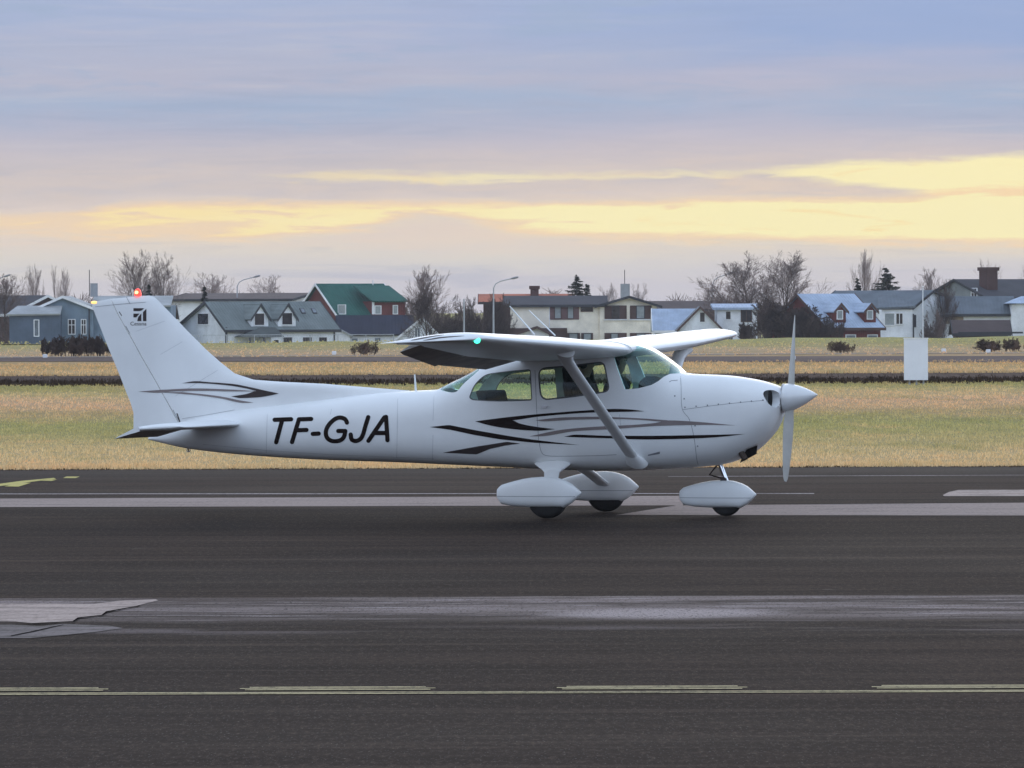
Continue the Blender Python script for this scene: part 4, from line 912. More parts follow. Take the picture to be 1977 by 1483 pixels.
# people in the front seats
def person(name, label, loc, seed, skin_c, coat_c, hair_c, yaw=0.):
    skinm = mat('skin', skin_c, .5, .08, 20, .4); coat = mat('jacket', coat_c, .85, .2, 12, .2, bump=.003, bscale=60); hair = mat('hair', hair_c, .6, .2, 60, .4); phone = mat('headset_plastic', (.02, .02, .022), .4, .05, 5)
    J = [((0, 0, 0), .15), ((-.03, 0, .14), .145), ((-.06, 0, .32), .18), ((-.07, 0, .46), .16), ((-.055, 0, .53), .058), ((-.035, 0, .60), .075), ((-.025, 0, .68), .092), ((-.03, 0, .74), .085)]
    E_ = [(i, i + 1) for i in range(7)]
    def chain(start, pts):
        p = start
        for q in pts: J.append(q); E_.append((p, len(J) - 1)); p = len(J) - 1
        return p
    for s in (-1, 1):
        e = chain(3, [((-.06, s * .14, .45), .068), ((-.02, s * .165, .28), .050), ((.02, s * .17, .16), .045), ((.14, s * .165, .20), .04), ((.25, s * .16, .26), .03), ((.29, s * .155, .28), .034)])
        for k, (dy, ln) in enumerate(((-.025, .07), (-.008, .08), (.009, .076), (.026, .06))):
            chain(e, [((.315, s * .155 + dy, .30), .0095), ((.315 + ln * .45, s * .155 + dy, .305), .0085), ((.315 + ln * .5, s * .155 + dy, .275), .008)])
        chain(e, [((.30, s * .125, .305), .0105), ((.325, s * .115, .32), .009)])
        chain(0, [((.08, s * .10, -.01), .10), ((.36, s * .12, .05), .075), ((.46, s * .12, .02), .062), ((.52, s * .12, -.18), .05), ((.54, s * .12, -.24), .042), ((.64, s * .12, -.25), .034)])
    me = bpy.data.meshes.new('b'); me.from_pydata([j[0] for j in J], E_, []); o = bpy.data.objects.new('b', me); COL.objects.link(o)
    sm = o.modifiers.new('s', 'SKIN'); sm.use_smooth_shade = True
    for v, j in zip(me.skin_vertices[0].data, J): v.radius = (j[1], j[1])
    me.skin_vertices[0].data[0].use_root = True
    o.modifiers.new('u', 'SUBSURF').levels = 2
    body = bpy.data.meshes.new_from_object(o.evaluated_get(bpy.context.evaluated_depsgraph_get())); bpy.data.objects.remove(o)
    for v in body.vertices:                              # face: brow, nose, lips, chin
        c = v.co
        if c.z > .56 and c.x > .02:
            w_ = math.exp(-(c.y / .016) ** 2)
            c.x += .022 * w_ * math.exp(-((c.z - .655) / .02) ** 2) + .010 * math.exp(-(c.y / .03) ** 2) * math.exp(-((c.z - .585) / .016) ** 2) + .006 * math.exp(-(c.y / .025) ** 2) * math.exp(-((c.z - .62) / .009) ** 2)
            for q in (-.03, .03): c.x -= .009 * math.exp(-((c.y - q) / .016) ** 2) * math.exp(-((c.z - .69) / .012) ** 2)
    body.materials.clear(); body.materials.append(coat); body.materials.append(skinm)
    for p in body.polygons: p.use_smooth = True; p.material_index = 1 if (p.center.z > .525 and abs(p.center.y) < .12) or p.center.x > .262 and p.center.z > .22 else 0
    root = link(bpy.data.objects.new(name, body)); root.location = loc; root.rotation_euler = (0, 0, yaw); tag(root, label, 'person', 'people in the front seats')
    mb = MB(); rings = []
    for a in np.linspace(.02, 1.75, 9):
        rings.append([(-.04 + .108 * math.sin(a) * math.cos(t) * (1 if math.cos(t) < 0 else .93) - .012, .092 * math.sin(a) * math.sin(t), .70 + .125 * math.cos(a) - (.05 * (1 - math.cos(t)) * .5 * max(0, a - .7))) for t in np.linspace(0, 2 * math.pi, 21)[:-1]])
    rings = [[(x, y, max(z, .715) if x > .03 else z) for x, y, z in r] for r in rings]
    mb.loft(rings).build('hair', hair, root, 60)
    for s in (-1, 1):
        MB().lathe([(-.012, .034), (-.006, .042), (.012, .042), (.02, .03)], 16, 'y', (-.03, s * .098, .665)).build('ear_cup', phone, root, 40)
        MB().lathe([(-.008, .02), (.008, .02)], 10, 'y', (-.015, s * .088, .655)).build('ear', skinm, root, 50)
        MB().lathe([(0, .004), (.006, .0075), (.010, .004)], 8, 'x', (.048, s * .03, .69)).build('eye', mat('eye', (.05, .04, .035), .2, 0, 3), root, 60)
    MB().tube([(-.03 , .105 * math.cos(t), .685 + .155 * math.sin(t)) for t in np.linspace(0, math.pi, 13)], .009, 6).build('headband', phone, root, 60)
    return root
def a2w(x, y, z): return AO + A.ex * x + A.ey * y + Vector((0, 0, z))
pn = X0(1163, 715, -.26)[0]; pf = X0(1196, 700, .26)[0]
person('person', 'passenger in dark jacket in the near front seat, right behind the wing strut', a2w(pn - .16, -.26, 1.02), 1, (.30, .19, .14), (.007, .007, .008), (.012, .009, .007), -PSI)
person('person', 'pilot in headset in the far front seat, face just ahead of the door post', a2w(pf + .02, .26, 1.04), 2, (.34, .22, .17), (.03, .035, .05), (.05, .035, .025), -PSI)
# ------------------------------------------------------------------ bare trees, bushes and conifers
M_bark = mat('bark', (.12, .09, .075), .95, .25, 3, .1)
M_twig = mat('twigs', (.22, .16, .14), .95, .25, .5, .1)
M_twigp = mat('pale_twigs', (.34, .26, .235), .95, .25, .5, .1)
M_bush = mat('bush_twigs', (.10, .068, .056), .95, .3, .6, .1)
M_bushw = mat('withered_twigs', (.17, .11, .08), .95, .3, .6, .1)
M_fir = mat('fir_needles', (.045, .048, .030), .95, .3, 1.2, .1)
def seg_mesh(P0, P1, R0, R1):                           # many tapered three-sided twigs at once
    P0, P1 = np.array(P0), np.array(P1); D = P1 - P0; D /= np.maximum(np.linalg.norm(D, axis=1, keepdims=True), 1e-6)
    a = np.cross(D, np.where(np.abs(D[:, 2:3]) < .9, [[0, 0, 1.]], [[1., 0, 0]])); a /= np.linalg.norm(a, axis=1, keepdims=True); b = np.cross(D, a)
    R0, R1 = np.array(R0)[:, None], np.array(R1)[:, None]; vs = []
    for P, R in ((P0, R0), (P1, R1)):
        for k in range(3):
            t = 2 * math.pi * k / 3; vs.append(P + (a * math.cos(t) + b * math.sin(t)) * R)
    V = np.stack(vs, 1).reshape(-1, 3); n = len(P0); base = (np.arange(n) * 6)[:, None, None]
    F = np.array([[0, 1, 4], [0, 4, 3], [1, 2, 5], [1, 5, 4], [2, 0, 3], [2, 3, 5]])[None] + base
    return V, F.reshape(-1, 3)
def grow(seed, h, stems=1, n1=22, n2=8, n3=6, n4=5, ang=.58, fan=0., twig=.0105, base=.12, up=.09, lfac=.64, r0=None):
    r = np.random.default_rng(seed); out = [[], []]
    nz = lambda v: v / np.maximum(np.linalg.norm(v, axis=1, keepdims=True), 1e-6)
    a = r.random(stems) * 6.283; q = r.random(stems) * fan
    P = np.stack([np.cos(a) * q, np.sin(a) * q * .6, np.zeros(stems)], 1)
    D = nz(np.stack([P[:, 0] * .25 / max(fan, .1), P[:, 1] * .2 / max(fan, .1), np.ones(stems)], 1))
    L = h * (np.ones(stems) if stems == 1 else .65 + .4 * r.random(stems)); R = L * .018 if r0 is None else np.full(stems, r0)
    for lev in range(5):
        n = (8, 4, 3, 2, 1)[lev]; m = (n1, n2, n3, n4, 0)[lev]; N = len(P); pts = [P]; dirs = []; d = D
        for i in range(n):
            d = nz(d + r.normal(size=(N, 3)) * (.045, .07, .09, .10, .10)[lev] + np.array([0, 0, up if lev else .04])); dirs.append(d); pts.append(pts[-1] + d * (L / n)[:, None])
        S = out[0 if lev <= 1 else 1]
        for i in range(n): S.append((pts[i], pts[i + 1], np.maximum(R * (1 - .85 * i / n), twig * .8), np.maximum(R * (1 - .85 * (i + 1) / n), twig * .55)))
        if not m: break
        pts = np.array(pts); dirs = np.array(dirs)
        k = np.tile(np.arange(m), N); o = np.repeat(np.arange(N), m); u = r.random(N * m)
        t = base + (1 - base) * (k + u) / m if lev == 0 else .12 + .88 * (k + u) / m
        i = np.minimum((t * n).astype(int), n - 1); f = (t * n - i)[:, None]
        P2 = pts[i, o] * (1 - f) + pts[i + 1, o] * f; d0 = dirs[i, o]
        g_ = r.normal(size=d0.shape); g_ -= d0 * (g_ * d0).sum(1, keepdims=True); g_ = nz(g_); A_ = (ang * (.65 + .7 * r.random(N * m)))[:, None]
        D = d0 * np.cos(A_) + g_ * np.sin(A_); L = L[o] * (lfac if lev == 0 else .48) * (1.15 - (.75 if lev == 0 else .55) * t) * (.7 + .6 * r.random(N * m))
        R = np.maximum(R[o] * .40 * (1.1 - .6 * t), twig); P = P2
    return tuple(seg_mesh(*[np.concatenate([q[c] for q in S]) for c in range(4)]) for S in out)
def plant(name, label, cat, px, py_top, py_base, Y, seed, group=None, mats=None, wpx=None, z_base=None, **kw):
    p = at(px, py_base, Y); zt = at(px, py_top, Y).z
    if z_base is not None: p.z = z_base
    root = thing(name, label, cat, p, 0, group)
    (v0, f0), (v1, f1) = grow(seed, zt - p.z, **kw)
    top = np.percentile(v1[:, 2], 99.7); k = (zt - p.z) / top; kx = k
    if wpx: kx = wpx * Y / F_PX / (np.percentile(v1[:, 0], 98.5) - np.percentile(v1[:, 0], 1.5))
    sc = np.array([kx, kx, k]); a, b = mats or (M_bark, M_twig)
    fast_mesh('trunk' if 'tree' in name else 'stems', v0 * sc, f0, a, root); fast_mesh('crown' if 'tree' in name else 'twigs', v1 * sc, f1, b, root)
    return root
def conifer(label, px, py_top, py_base, Y, wpx, seed, z_base=None, group='conifers behind the houses', tiers=24, h0=.10):
    p = at(px, py_base, Y); h = at(px, py_top, Y).z
    if z_base is not None: p.z = z_base
    h -= p.z; R = wpx * Y / F_PX * .95; r = np.random.default_rng(seed); root = thing('conifer_tree', label, 'tree', p, 0, group)
    MB().tube([(0, 0, 0), (.03, 0, h * .5), (0, 0, h * .97)], [.05 + h * .012, h * .009, .01], 7).build('trunk', M_bark, root)
    V = []
    vis = max(h * .45, 1.)
    for t in range(tiers):
        f = (t + .2) / tiers; z = h * (h0 + (1 - h0) * (f + (r.random(8) - .5) * 1.6 / tiers)); rad = R * min(1., (1 - f) * h / vis * .9) * (.8 + .35 * r.random()) + .05
        for k in range(8):
            a = r.random() * 6.283; L = rad * (.6 + .55 * r.random()); s = r.random(16) ** .8; w = (.05 + .20 * L * (1 - s * .75))
            C = np.stack([np.cos(a) * L * s, np.sin(a) * L * s, z[k] - L * .30 * s + L * .22 * s ** 3], 1)
            for _ in range(4):
                q = r.normal(size=(16, 3)) * w[:, None]; q[:, 2] = -abs(q[:, 2]) * .75 ; e = r.normal(size=(16, 3)) * .035
                V.append(np.stack([C - e, C + e, C + q + np.array([math.cos(a), math.sin(a), 0]) * .08], 1).reshape(-1, 3))
    V = np.concatenate(V); fast_mesh('crown', V, np.arange(len(V)).reshape(-1, 3), M_fir, root); return root

# ------------------------------------------------------------------ houses
def vary(name, c, **k): return mat(name, c, .8, .10, .6, .2, **k)
W_white = vary('white_cladding', (.82, .84, .87), ribs=(0, .25, .004)); W_white2 = vary('white_render', (.80, .80, .81)); W_cream = vary('cream_render', (.88, .80, .66)); W_blue = vary('blue_cladding', (.19, .25, .31), ribs=(0, .25, .004))
W_dblue = vary('dark_blue_cladding', (.10, .13, .175), ribs=(0, .25, .004)); W_red = vary('red_cladding', (.135, .035, .028), ribs=(0, .2, .004)); W_brown = vary('brown_cladding', (.07, .04, .034)); W_gable = vary('grey_cladding', (.24, .26, .26), ribs=(0, .25, .004)); W_navy = vary('navy_roof', (.028, .030, .048), ribs=(0, .3, .01))
R_grey = vary('grey_roof', (.17, .195, .19), ribs=(0, .3, .012)); R_dark = vary('dark_roof', (.055, .052, .058)); R_green = vary('green_roof', (.022, .10, .078), ribs=(0, .3, .012)); R_light = vary('pale_blue_roof', (.38, .45, .56), ribs=(0, .3, .012)); R_redo = vary('orange_roof', (.42, .13, .07)); R_brown = vary('brown_roof', (.085, .06, .055)); R_mid = vary('slate_roof', (.13, .15, .17), ribs=(0, .3, .012)); R_porch = vary('porch_roof', (.085, .095, .09)); R_pale = vary('weathered_roof', (.36, .37, .37))
T_white = vary('white_trim', (.84, .84, .85)); T_brown = vary('brown_trim', (.10, .06, .05)); T_dark = vary('dark_trim', (.05, .05, .055)); C_brick = vary('chimney_brick', (.085, .045, .038)); C_conc = vary('chimney_concrete', (.34, .35, .37)); W_board = vary('timber_panel', (.30, .23, .16))
G_pane = mat('window_glass', (.035, .030, .032), .12, .35, 1.5, .5); G_blind = mat('window_blind', (.30, .33, .33), .4, .1, 2, .4); G_blue = mat('window_bluish', (.16, .19, .22), .2, .2, 2, .5)
class House:
    def __init__(s, name, label, px, Y, rot=0., cat='house', group='houses behind the airfield', zb=-2.):
        p = at(px, 650, Y); s.root = thing(name, label, cat, (p.x, p.y, zb), rot, group); s.f = Frame((p.x, p.y, zb), rot)
    def H(s, px, py, v=0.): return s.f.hit(px, py, v)
    def slab(s, q, th=.16, name='roof', m=None, parent=None):
        q = [Vector(p) for p in q]; n = (q[1] - q[0]).cross(q[3] - q[0]).normalized()
        if n.z < 0: n = -n
        mb = MB(); mb.add([p for p in q] + [p - n * th for p in q], [(0, 1, 2, 3), (7, 6, 5, 4)] + [(i, (i + 1) % 4, 4 + (i + 1) % 4, 4 + i) for i in range(4)])
        return mb.build(name, m, parent or s.root)
    def eaves(s, px0, px1, eave, ridge, D, wm, rm, v0=0., frac=.5, back=None, ov=.3, tm=T_dark, chop=None):
        """ridge along the front: walls with gable ends at both sides, two roof slabs"""
        xm = (px0 + px1) / 2; u0, u1 = s.H(px0, eave, v0)[0], s.H(px1, eave, v0)[0]; ze = s.H(xm, eave, v0)[1]; zr = s.H(xm, ridge, v0 + D * frac)[1]; zb_ = ze if back is None else back
        if u0 > u1: u0, u1 = u1, u0
        sl = (zr - ze) / (D * frac); sb = (zr - zb_) / (D * (1 - frac)); P = [(v0, 0), (v0 + D, 0), (v0 + D, zb_ - .12), (v0 + D * frac, zr - .12), (v0, ze - .12)]
        w_ = MB().prism(P, lambda a, b: (u0, a, b), lambda a, b: (u1, a, b)).build('wall', wm, s.root)
        a = s.slab([(u0 - ov, v0 - .35, ze - .35 * sl), (u1 + ov, v0 - .35, ze - .35 * sl), (u1 + ov, v0 + D * frac, zr), (u0 - ov, v0 + D * frac, zr)], .14, 'roof', rm)
        b = s.slab([(u0 - ov, v0 + D * frac, zr), (u1 + ov, v0 + D * frac, zr), (u1 + ov, v0 + D + .35, zb_ - .35 * sb), (u0 - ov, v0 + D + .35, zb_ - .35 * sb)], .14, 'roof', rm)
        if tm:
            for u in (u0 - ov - .03, u1 + ov + .03):
                MB().prism([(v0 - .4, ze - .4 * sl - .2), (v0 + D * frac, zr - .2), (v0 + D + .4, zb_ - .4 * sb - .2), (v0 + D + .4, zb_ - .4 * sb + .04), (v0 + D * frac, zr + .04), (v0 - .4, ze - .4 * sl + .04)], lambda a_, b_: (u - .03, a_, b_), lambda a_, b_: (u + .03, a_, b_)).build('bargeboard', tm, s.root)
            MB().box(u0 - ov + .05, u1 + ov - .05, v0 - .42, v0 - .36, ze - .35 * sl - .22, ze - .35 * sl + .02).build('fascia', tm, s.root)
        s.u0, s.u1, s.ze, s.zr, s.D = u0, u1, ze, zr, D
        return w_, a, b
    def gable(s, px0, px1, eave, apx, apy, L, wm, rm, v0=0., eave2=None, tm=T_white, ov=.3, prefix='', z0=0.):
        """gable facing the viewer, ridge running away"""
        u0, z0e = s.H(px0, eave, v0); u1, z1e = s.H(px1, eave2 or eave, v0); ua, za = s.H(apx, apy, v0)
        w_ = MB().prism([(u0, z0), (u1, z0), (u1, z1e - .1), (ua, za - .1), (u0, z0e - .1)], lambda a, b: (a, v0, b), lambda a, b: (a, v0 + L, b)).build(prefix + 'wall', wm, s.root)
        for ue, z_ in ((u0, z0e), (u1, z1e)):
            k = (za - z_) / (ua - ue); d = -ov if ue < ua else ov; e = (ue + d, z_ + d * k)
            s.slab([(e[0], v0 - ov, e[1]), (ua, v0 - ov, za), (ua, v0 + L, za), (e[0], v0 + L, e[1])], .12, prefix + 'roof', rm)
            if tm: MB().prism([(e[0], e[1] - .2), (ua, za - .2), (ua, za + .03), (e[0], e[1] + .03)], lambda a, b: (a, v0 - ov - .06, b), lambda a, b: (a, v0 - ov - .004, b)).build('bargeboard', tm, s.root)
        return w_
    def window(s, px0, py0, px1, py1, v=0., cols=1, rows=1, fm=T_white, pm=None, fw=.07, parent=None):
        u0, z1 = s.H(px0, py0, v); u1, z0 = s.H(px1, py1, v); return s._win(lambda a, b, d: (a, v - d, b), u0, u1, z0, z1, cols, rows, fm, pm, fw, parent)
    def side_window(s, px0, py0, px1, py1, u, sgn, cols=1, rows=1, fm=T_white, pm=None, fw=.07):
        v0, z1 = s.f.hit_u(px0, py0, u); v1, z0 = s.f.hit_u(px1, py1, u); return s._win(lambda a, b, d: (u + sgn * d, a, b), min(v0, v1), max(v0, v1), z0, z1, cols, rows, fm, pm, fw, None)
    def _win(s, fn, a0, a1, b0, b1, cols, rows, fm, pm, fw, parent):
        mb = MB()
        def bar(x0, x1, y0, y1, d=.06): mb.prism([(x0, y0), (x1, y0), (x1, y1), (x0, y1)], lambda a, b: fn(a, b, -.02), lambda a, b: fn(a, b, d))
        bar(a0, a0 + fw, b0, b1); bar(a1 - fw, a1, b0, b1); bar(a0 + fw, a1 - fw, b0, b0 + fw, .09); bar(a0 + fw, a1 - fw, b1 - fw, b1)
        for k in range(1, cols): x = a0 + (a1 - a0) * k / cols; bar(x - fw * .4, x + fw * .4, b0 + fw, b1 - fw, .05)
        for k in range(1, rows): y = b0 + (b1 - b0) * (.62 if rows == 2 else k / rows); bar(a0 + fw, a1 - fw, y - fw * .4, y + fw * .4, .045)
        o = mb.build('window', fm, parent or s.root)
        MB().prism([(a0 + fw, b0 + fw), (a1 - fw, b0 + fw), (a1 - fw, b1 - fw), (a0 + fw, b1 - fw)], lambda a, b: fn(a, b, .004), lambda a, b: fn(a, b, .02)).build('pane', pm or G_pane, o)
        return o
    def panel(s, px0, py0, px1, py1, v, d, name, m, d0=.0):
        u0, z1 = s.H(px0, py0, v); u1, z0 = s.H(px1, py1, v); return MB().box(u0, u1, v - d, v + d0, z0, z1).build(name, m, s.root)
    def block(s, px0, px1, top, D, m, v=0., name='wall', z0=0.):
        u0, z1 = s.H(px0, top, v); u1, _ = s.H(px1, top, v); return MB().box(u0, u1, v, v + D, z0, z1).build(name, m, s.root)
    def chimney(s, px0, px1, top, bot, v, m, cap=None, D=.9):
        u0, z1 = s.H(px0, top, v); u1, z0 = s.H(px1, bot, v); o = MB().box(u0, u1, v, v + D, z0, z1).build('chimney', m, s.root)
        if cap: MB().box(u0 - .12, u1 + .12, v - .12, v + D + .12, z1 - .28, z1 + .05).build('chimney_cap', cap, o)
        return o
    def dormer(s, px0, px1, eave, apx, apy, L, wm, rm, v, base, tm=T_dark, win=None, fm=T_white, **k):
        z0 = s.H(apx, base, v)[1]; s.gable(px0, px1, eave, apx, apy, L, wm, rm, v, tm=tm, ov=.18, prefix='dormer_', z0=z0)
        if win: s.window(*win, v=v, fm=fm, **k)

# left edge: dark house behind a bare tree
h = House('house', 'dark timber house with white bargeboards at the left edge behind bare branches', 22, 590, math.radians(-52))
h.eaves(-120, 22, 604, 571, 7.6, W_brown, R_dark, tm=T_white, ov=.35)
# blue house
h = House('house', 'blue-grey house with low gable and lean-to, behind the dark hedge', 70, 560)
h.gable(70, 180, 594, 121, 571.5, 11, W_blue, R_pale, tm=T_white)
h.block(18, 116, 606, 5, W_dblue, -2.2)
u0, z0 = h.H(17, 607, -2.2); u1, z1 = h.H(117, 601, -2.2)
h.slab([(u0 - .2, -2.5, z0), (u1, -2.5, z0 + .05), (u1, .0, z0 + .75), (u0 + .6, .0, z0 + .75)], .14, 'lean_to_roof', R_pale)
h.block(176, 330, 590, 8, W_blue, .9); u0, z0 = h.H(176, 590, .9); u1, _ = h.H(330, 590, .9)
h.slab([(u0, .5, z0), (u1, .5, z0), (u1, 5, z0 + .85), (u0, 5, z0 + .85)], .14, 'roof', R_pale)
for a in ((131, 616, 146, 646), (156, 616, 167, 646)): h.window(*a, cols=2, rows=2)
h.window(65, 617, 76, 650, v=-2.2, rows=1, pm=G_blue)
h.panel(171, 597, 173.5, 665, 0, .12, 'drainpipe', T_dark)
u, z = h.H(181.5, 560, 3); _, zt = h.H(181.5, 547, 3)
MB().lathe([(z - .6, .33), (zt, .33)], 16, 'z', (u, 3, 0)).build('flue', C_conc, h.root, 40)
ua, za = h.H(172.5, 521, 3); _, zb_ = h.H(172.5, 572, 3); MB().tube([(ua, 3, zb_), (ua, 3, za)], .035, 6).build('aerial_pole', T_dark, h.root)
# brown chimney house behind the fin
h = House('house', 'house with a broad brown chimney stack, half hidden behind the tail fin', 300, 610)
h.eaves(225, 330, 612, 590, 8, W_brown, R_brown); h.chimney(300, 324, 574, 612, 1., C_brick)
# long low hall
h = House('hall', 'long low hall with a dark roof edge and whitish wall, above the white dormer house', 330, 640, math.radians(-14), 'building')
h.eaves(328, 560, 577, 566, 14, W_white2, R_brown, ov=.4); 
h = House('hall', 'low brown roofed hall between the white dormer house and the green roof', 560, 650, 0, 'building')
h.eaves(556, 640, 590, 574, 9, W_brown, R_brown)
# white dormer house
h = House('house', 'white house with grey roof, two pointed dormers and a hipped porch', 436, 560, math.radians(36))
h.eaves(436, 648, 631, 582, 7.6, W_white, R_grey, frac=.38, back=None, ov=.3, tm=T_dark)
u1 = h.u1; h.side_window(381, 604, 404, 628, 0, -1, fm=T_white, fw=.09)
h.dormer(485, 518, 612, 502, 586, 4.0, W_white, R_grey, .05, 632, win=(490, 604, 511, 629)); h.dormer(537, 571, 612, 555, 585.5, 4.0, W_white, R_grey, .05, 632, win=(543, 603, 565, 628))
for px in (578, 600):
    q = []
    for x, y in ((px, 597), (px + 8, 597), (px + 13, 607), (px + 5, 607)):
        d = ray(x, y); sl = (h.zr - h.ze) / (h.D * .38); best = None     # point on the front roof slope
        for v in np.linspace(-.3, h.D * .38, 200):
            u, z = h.f.hit(x, y, v)
            if abs(z - (h.ze + sl * v)) < .03 or best is None or abs(z - h.ze - sl * v) < best[0]: best = (abs(z - h.ze - sl * v), u, v, z)
        q.append((best[1], best[2], best[3] + .10))
    o = h.slab(q, .12, 'skylight', T_dark); c = sum((Vector(p) for p in q), Vector()) / 4
    MB().add([c + (Vector(p) - c) * .75 + Vector((0, -.01, .02)) for p in q], [(0, 1, 2, 3)]).build('pane', G_blue, o)
for a in ((521, 651, 536, 664), (545, 650, 565, 664), (583, 650, 603, 664), (614, 650, 632, 664)): h.window(*a, fm=T_white)
h.panel(434.5, 632, 438, 668, 0, .1, 'corner_post', T_dark); h.panel(644, 632, 646, 668, 0, .08, 'drainpipe', T_dark)
u0, z0 = h.H(478, 651, -2.2); u1, _ = h.H(549, 651, -2.2); uc, zc = h.H(515, 632, -.2)
mb = MB(); mb.add([(u0, -2.2, z0), (u1, -2.2, z0), (u1, .1, z0), (u0, .1, z0), (uc - .8, -.4, zc), (uc + .8, -.4, zc)], [(0, 1, 5, 4), (1, 2, 5), (2, 3, 4, 5), (3, 0, 4), (3, 2, 1, 0)]); mb.build('porch_roof', R_porch, h.root)
for px in (480, 508, 547): h.panel(px, 652, px + 3, 668, -2.1, .1, 'porch_post', T_dark)
h.block(524, 546, 652, 1.8, W_white, -2.05, 'porch_wall'); h.window(527, 655, 539, 664, v=-2.06)
# red house with green roof
h = House('house', 'red timber house with a steep dark green roof', 656, 620, math.radians(28))
h.eaves(656, 776, 607, 547.5, 9.2, W_red, R_green, frac=.5, ov=.35, tm=T_white)
h.block(722, 783, 582, 4.0, W_red, -.6); u0, z0 = h.H(719, 579, -.9); u1, _ = h.H(788, 579, -.9)
h.slab([(u0, -1., z0 - .1), (u1, -1., z0 - .1), (u1, 3.2, z0 + 1.4), (u0, 3.2, z0 + 1.4)], .14, 'dormer_roof', R_green)
h.panel(718, 580, 722, 607, -.62, .1, 'corner_board', T_white)
for a in ((723, 590, 736, 607), (758, 589, 768, 607)): h.window(*a, v=-.61, fm=T_white, pm=G_blind)
h.side_window(653, 588, 668, 607, -.005, -1, pm=G_blind)
h.panel(719, 541, 720.5, 560, 4.4, .05, 'aerial_pole', T_white)
# navy roofed house
h = House('house', 'house with a wide navy blue roof and low white wall, below the red house', 642, 585)
h.eaves(655, 790, 641.5, 608.5, 5.5, W_white2, W_navy, tm=None, ov=.4)
h.gable(640, 676, 645, 643, 628, 4, W_white2, R_pale, -.6, tm=None)
for a in ((678, 652, 692, 660), (722, 651, 736, 660)): h.window(*a, v=0, pm=G_blue)
# small white gable among the bushes
h = House('house', 'small white gabled house half hidden by bushes left of the wing', 760, 570)
h.gable(752, 866, 664, 815, 612, 8, W_white, R_mid, tm=T_white)
h.window(800, 632, 812, 652, cols=2, pm=G_blue); h.window(826, 636, 836, 655, pm=G_blue)
# two storey cream house
h = House('house', 'cream two-storey house with dark low roof and brown shuttered windows', 985, 590)
h.eaves(985, 1160, 587, 571, 8, W_cream, R_dark, frac=.45, ov=.6, tm=T_dark)
h.gable(1158, 1268, 588, 1215, 571.5, 9, W_cream, R_dark, -.35, tm=T_dark, ov=.5)
T_rose = vary('rose_shutter', (.17, .10, .095))
h.panel(1061, 590, 1118, 617, 0, .05, 'shutter_panel', T_rose)
for a, p in (((1070, 590, 1084, 616), G_blind), ((1095, 590, 1108, 616), G_blind)): h.window(*a, v=-.05, fm=T_brown, pm=p)
h.window(1121, 591, 1145, 602, fm=T_brown)
for x0, x1, a, b in ((1167, 1210, 1181, 1196), (1216, 1258, 1228, 1245)):
    h.panel(x0, 590, x1, 616, -.35, .05, 'shutter_panel', T_brown); h.window(a, 590, b, 616, v=-.41, fm=T_dark, pm=G_pane if x0 < 1200 else G_blind); h.panel(x0 - 1, 616.5, x1 + 1, 618.5, -.35, .12, 'sill', T_white)
for x0, x1, a, b in ((1095, 1120, 1098, 1116), (1122, 1145, 1126, 1142), (1167, 1210, 1179, 1194), (1216, 1258, 1228, 1245)): h.panel(x0, 643, x1, 668, -.36, .05, 'shutter_panel', T_brown); h.window(a, 643, b, 668, v=-.42, fm=T_dark, pm=G_blind)
h.panel(1060, 590, 1061.5, 650, 0, .08, 'drainpipe', T_white)
h.block(975, 1095, 634, 4, W_brown, -4.2); h.gable(1000, 1060, 642, 1037, 630, 4., W_white2, R_brown, -4.6, tm=T_brown)
# orange roofed house behind it
h = House('house', 'house with an orange-red roof ridge and brown chimney behind the cream house', 935, 640)
h.eaves(933, 1100, 582, 567.5, 9, W_brown, R_redo, ov=.5); h.chimney(1024, 1040, 553, 575, 3.2, C_brick, C_brick)
# far concrete block with aerial
h = House('tower_block', 'distant pale concrete block with a thin aerial on its roof', 1198, 690, 0, 'building')
h.block(1199, 1216, 548, 4, C_conc); u, z = h.H(1206, 548, 1); _, zt = h.H(1206, 521, 1); MB().tube([(u, 1, z), (u, 1, zt)], .04, 6).build('aerial_pole', T_dark, h.root)
# pale blue roof shed and small A-gable
h = House('shed', 'long shed with pale blue roof beside the cream house', 1270, 575, 0, 'shed')
h.eaves(1264, 1352, 634, 596, 6, W_white2, R_light, tm=T_white, ov=.2)
h = House('house', 'small white house with steep A-shaped gable and grey-blue roof, behind the far wing tip', 1318, 560)
h.gable(1312, 1392, 632, 1352, 591.5, 7, W_white, R_mid, tm=T_brown, ov=.25); h.window(1350, 602, 1362, 623)
h.block(1384, 1462, 594, 6, W_white2, 1.6); u0, z0 = h.H(1376, 594, 1.6); u1, _ = h.H(1466, 594, 1.6); h.slab([(u0, 1.2, z0), (u1, 1.2, z0), (u1, 7.8, z0 + .35), (u0, 7.8, z0 + .35)], .2, 'flat_roof', R_light)
h.window(1430, 598, 1452, 622, v=1.6, cols=2, fm=T_brown); h.window(1400, 600, 1412, 618, v=1.6)
h = House('house', 'low house with dark brown roof spreading behind the pale blue shed', 1268, 630)
h.eaves(1255, 1400, 596, 581, 8, W_brown, R_brown)
# brick red house
h = House('house', 'brick-red house with pale blue metal roof and two pointed dormers', 1597, 545, math.radians(33))
h.eaves(1597, 1700, 628, 567, 8.2, W_red, R_light, frac=.5, ov=.25, tm=T_brown)
for a, e in ((1622, 1572), (1680, 1630)):
    h.dormer(a - 11, a + 11, 598, a, 585, 3.2, W_red, R_light, .35, 626, tm=T_brown, win=(a - 7, 599, a + 5, 617), pm=G_blind)
for a in ((1632, 646, 1652, 656), (1674, 646, 1694, 656)): h.window(*a, pm=G_blue)
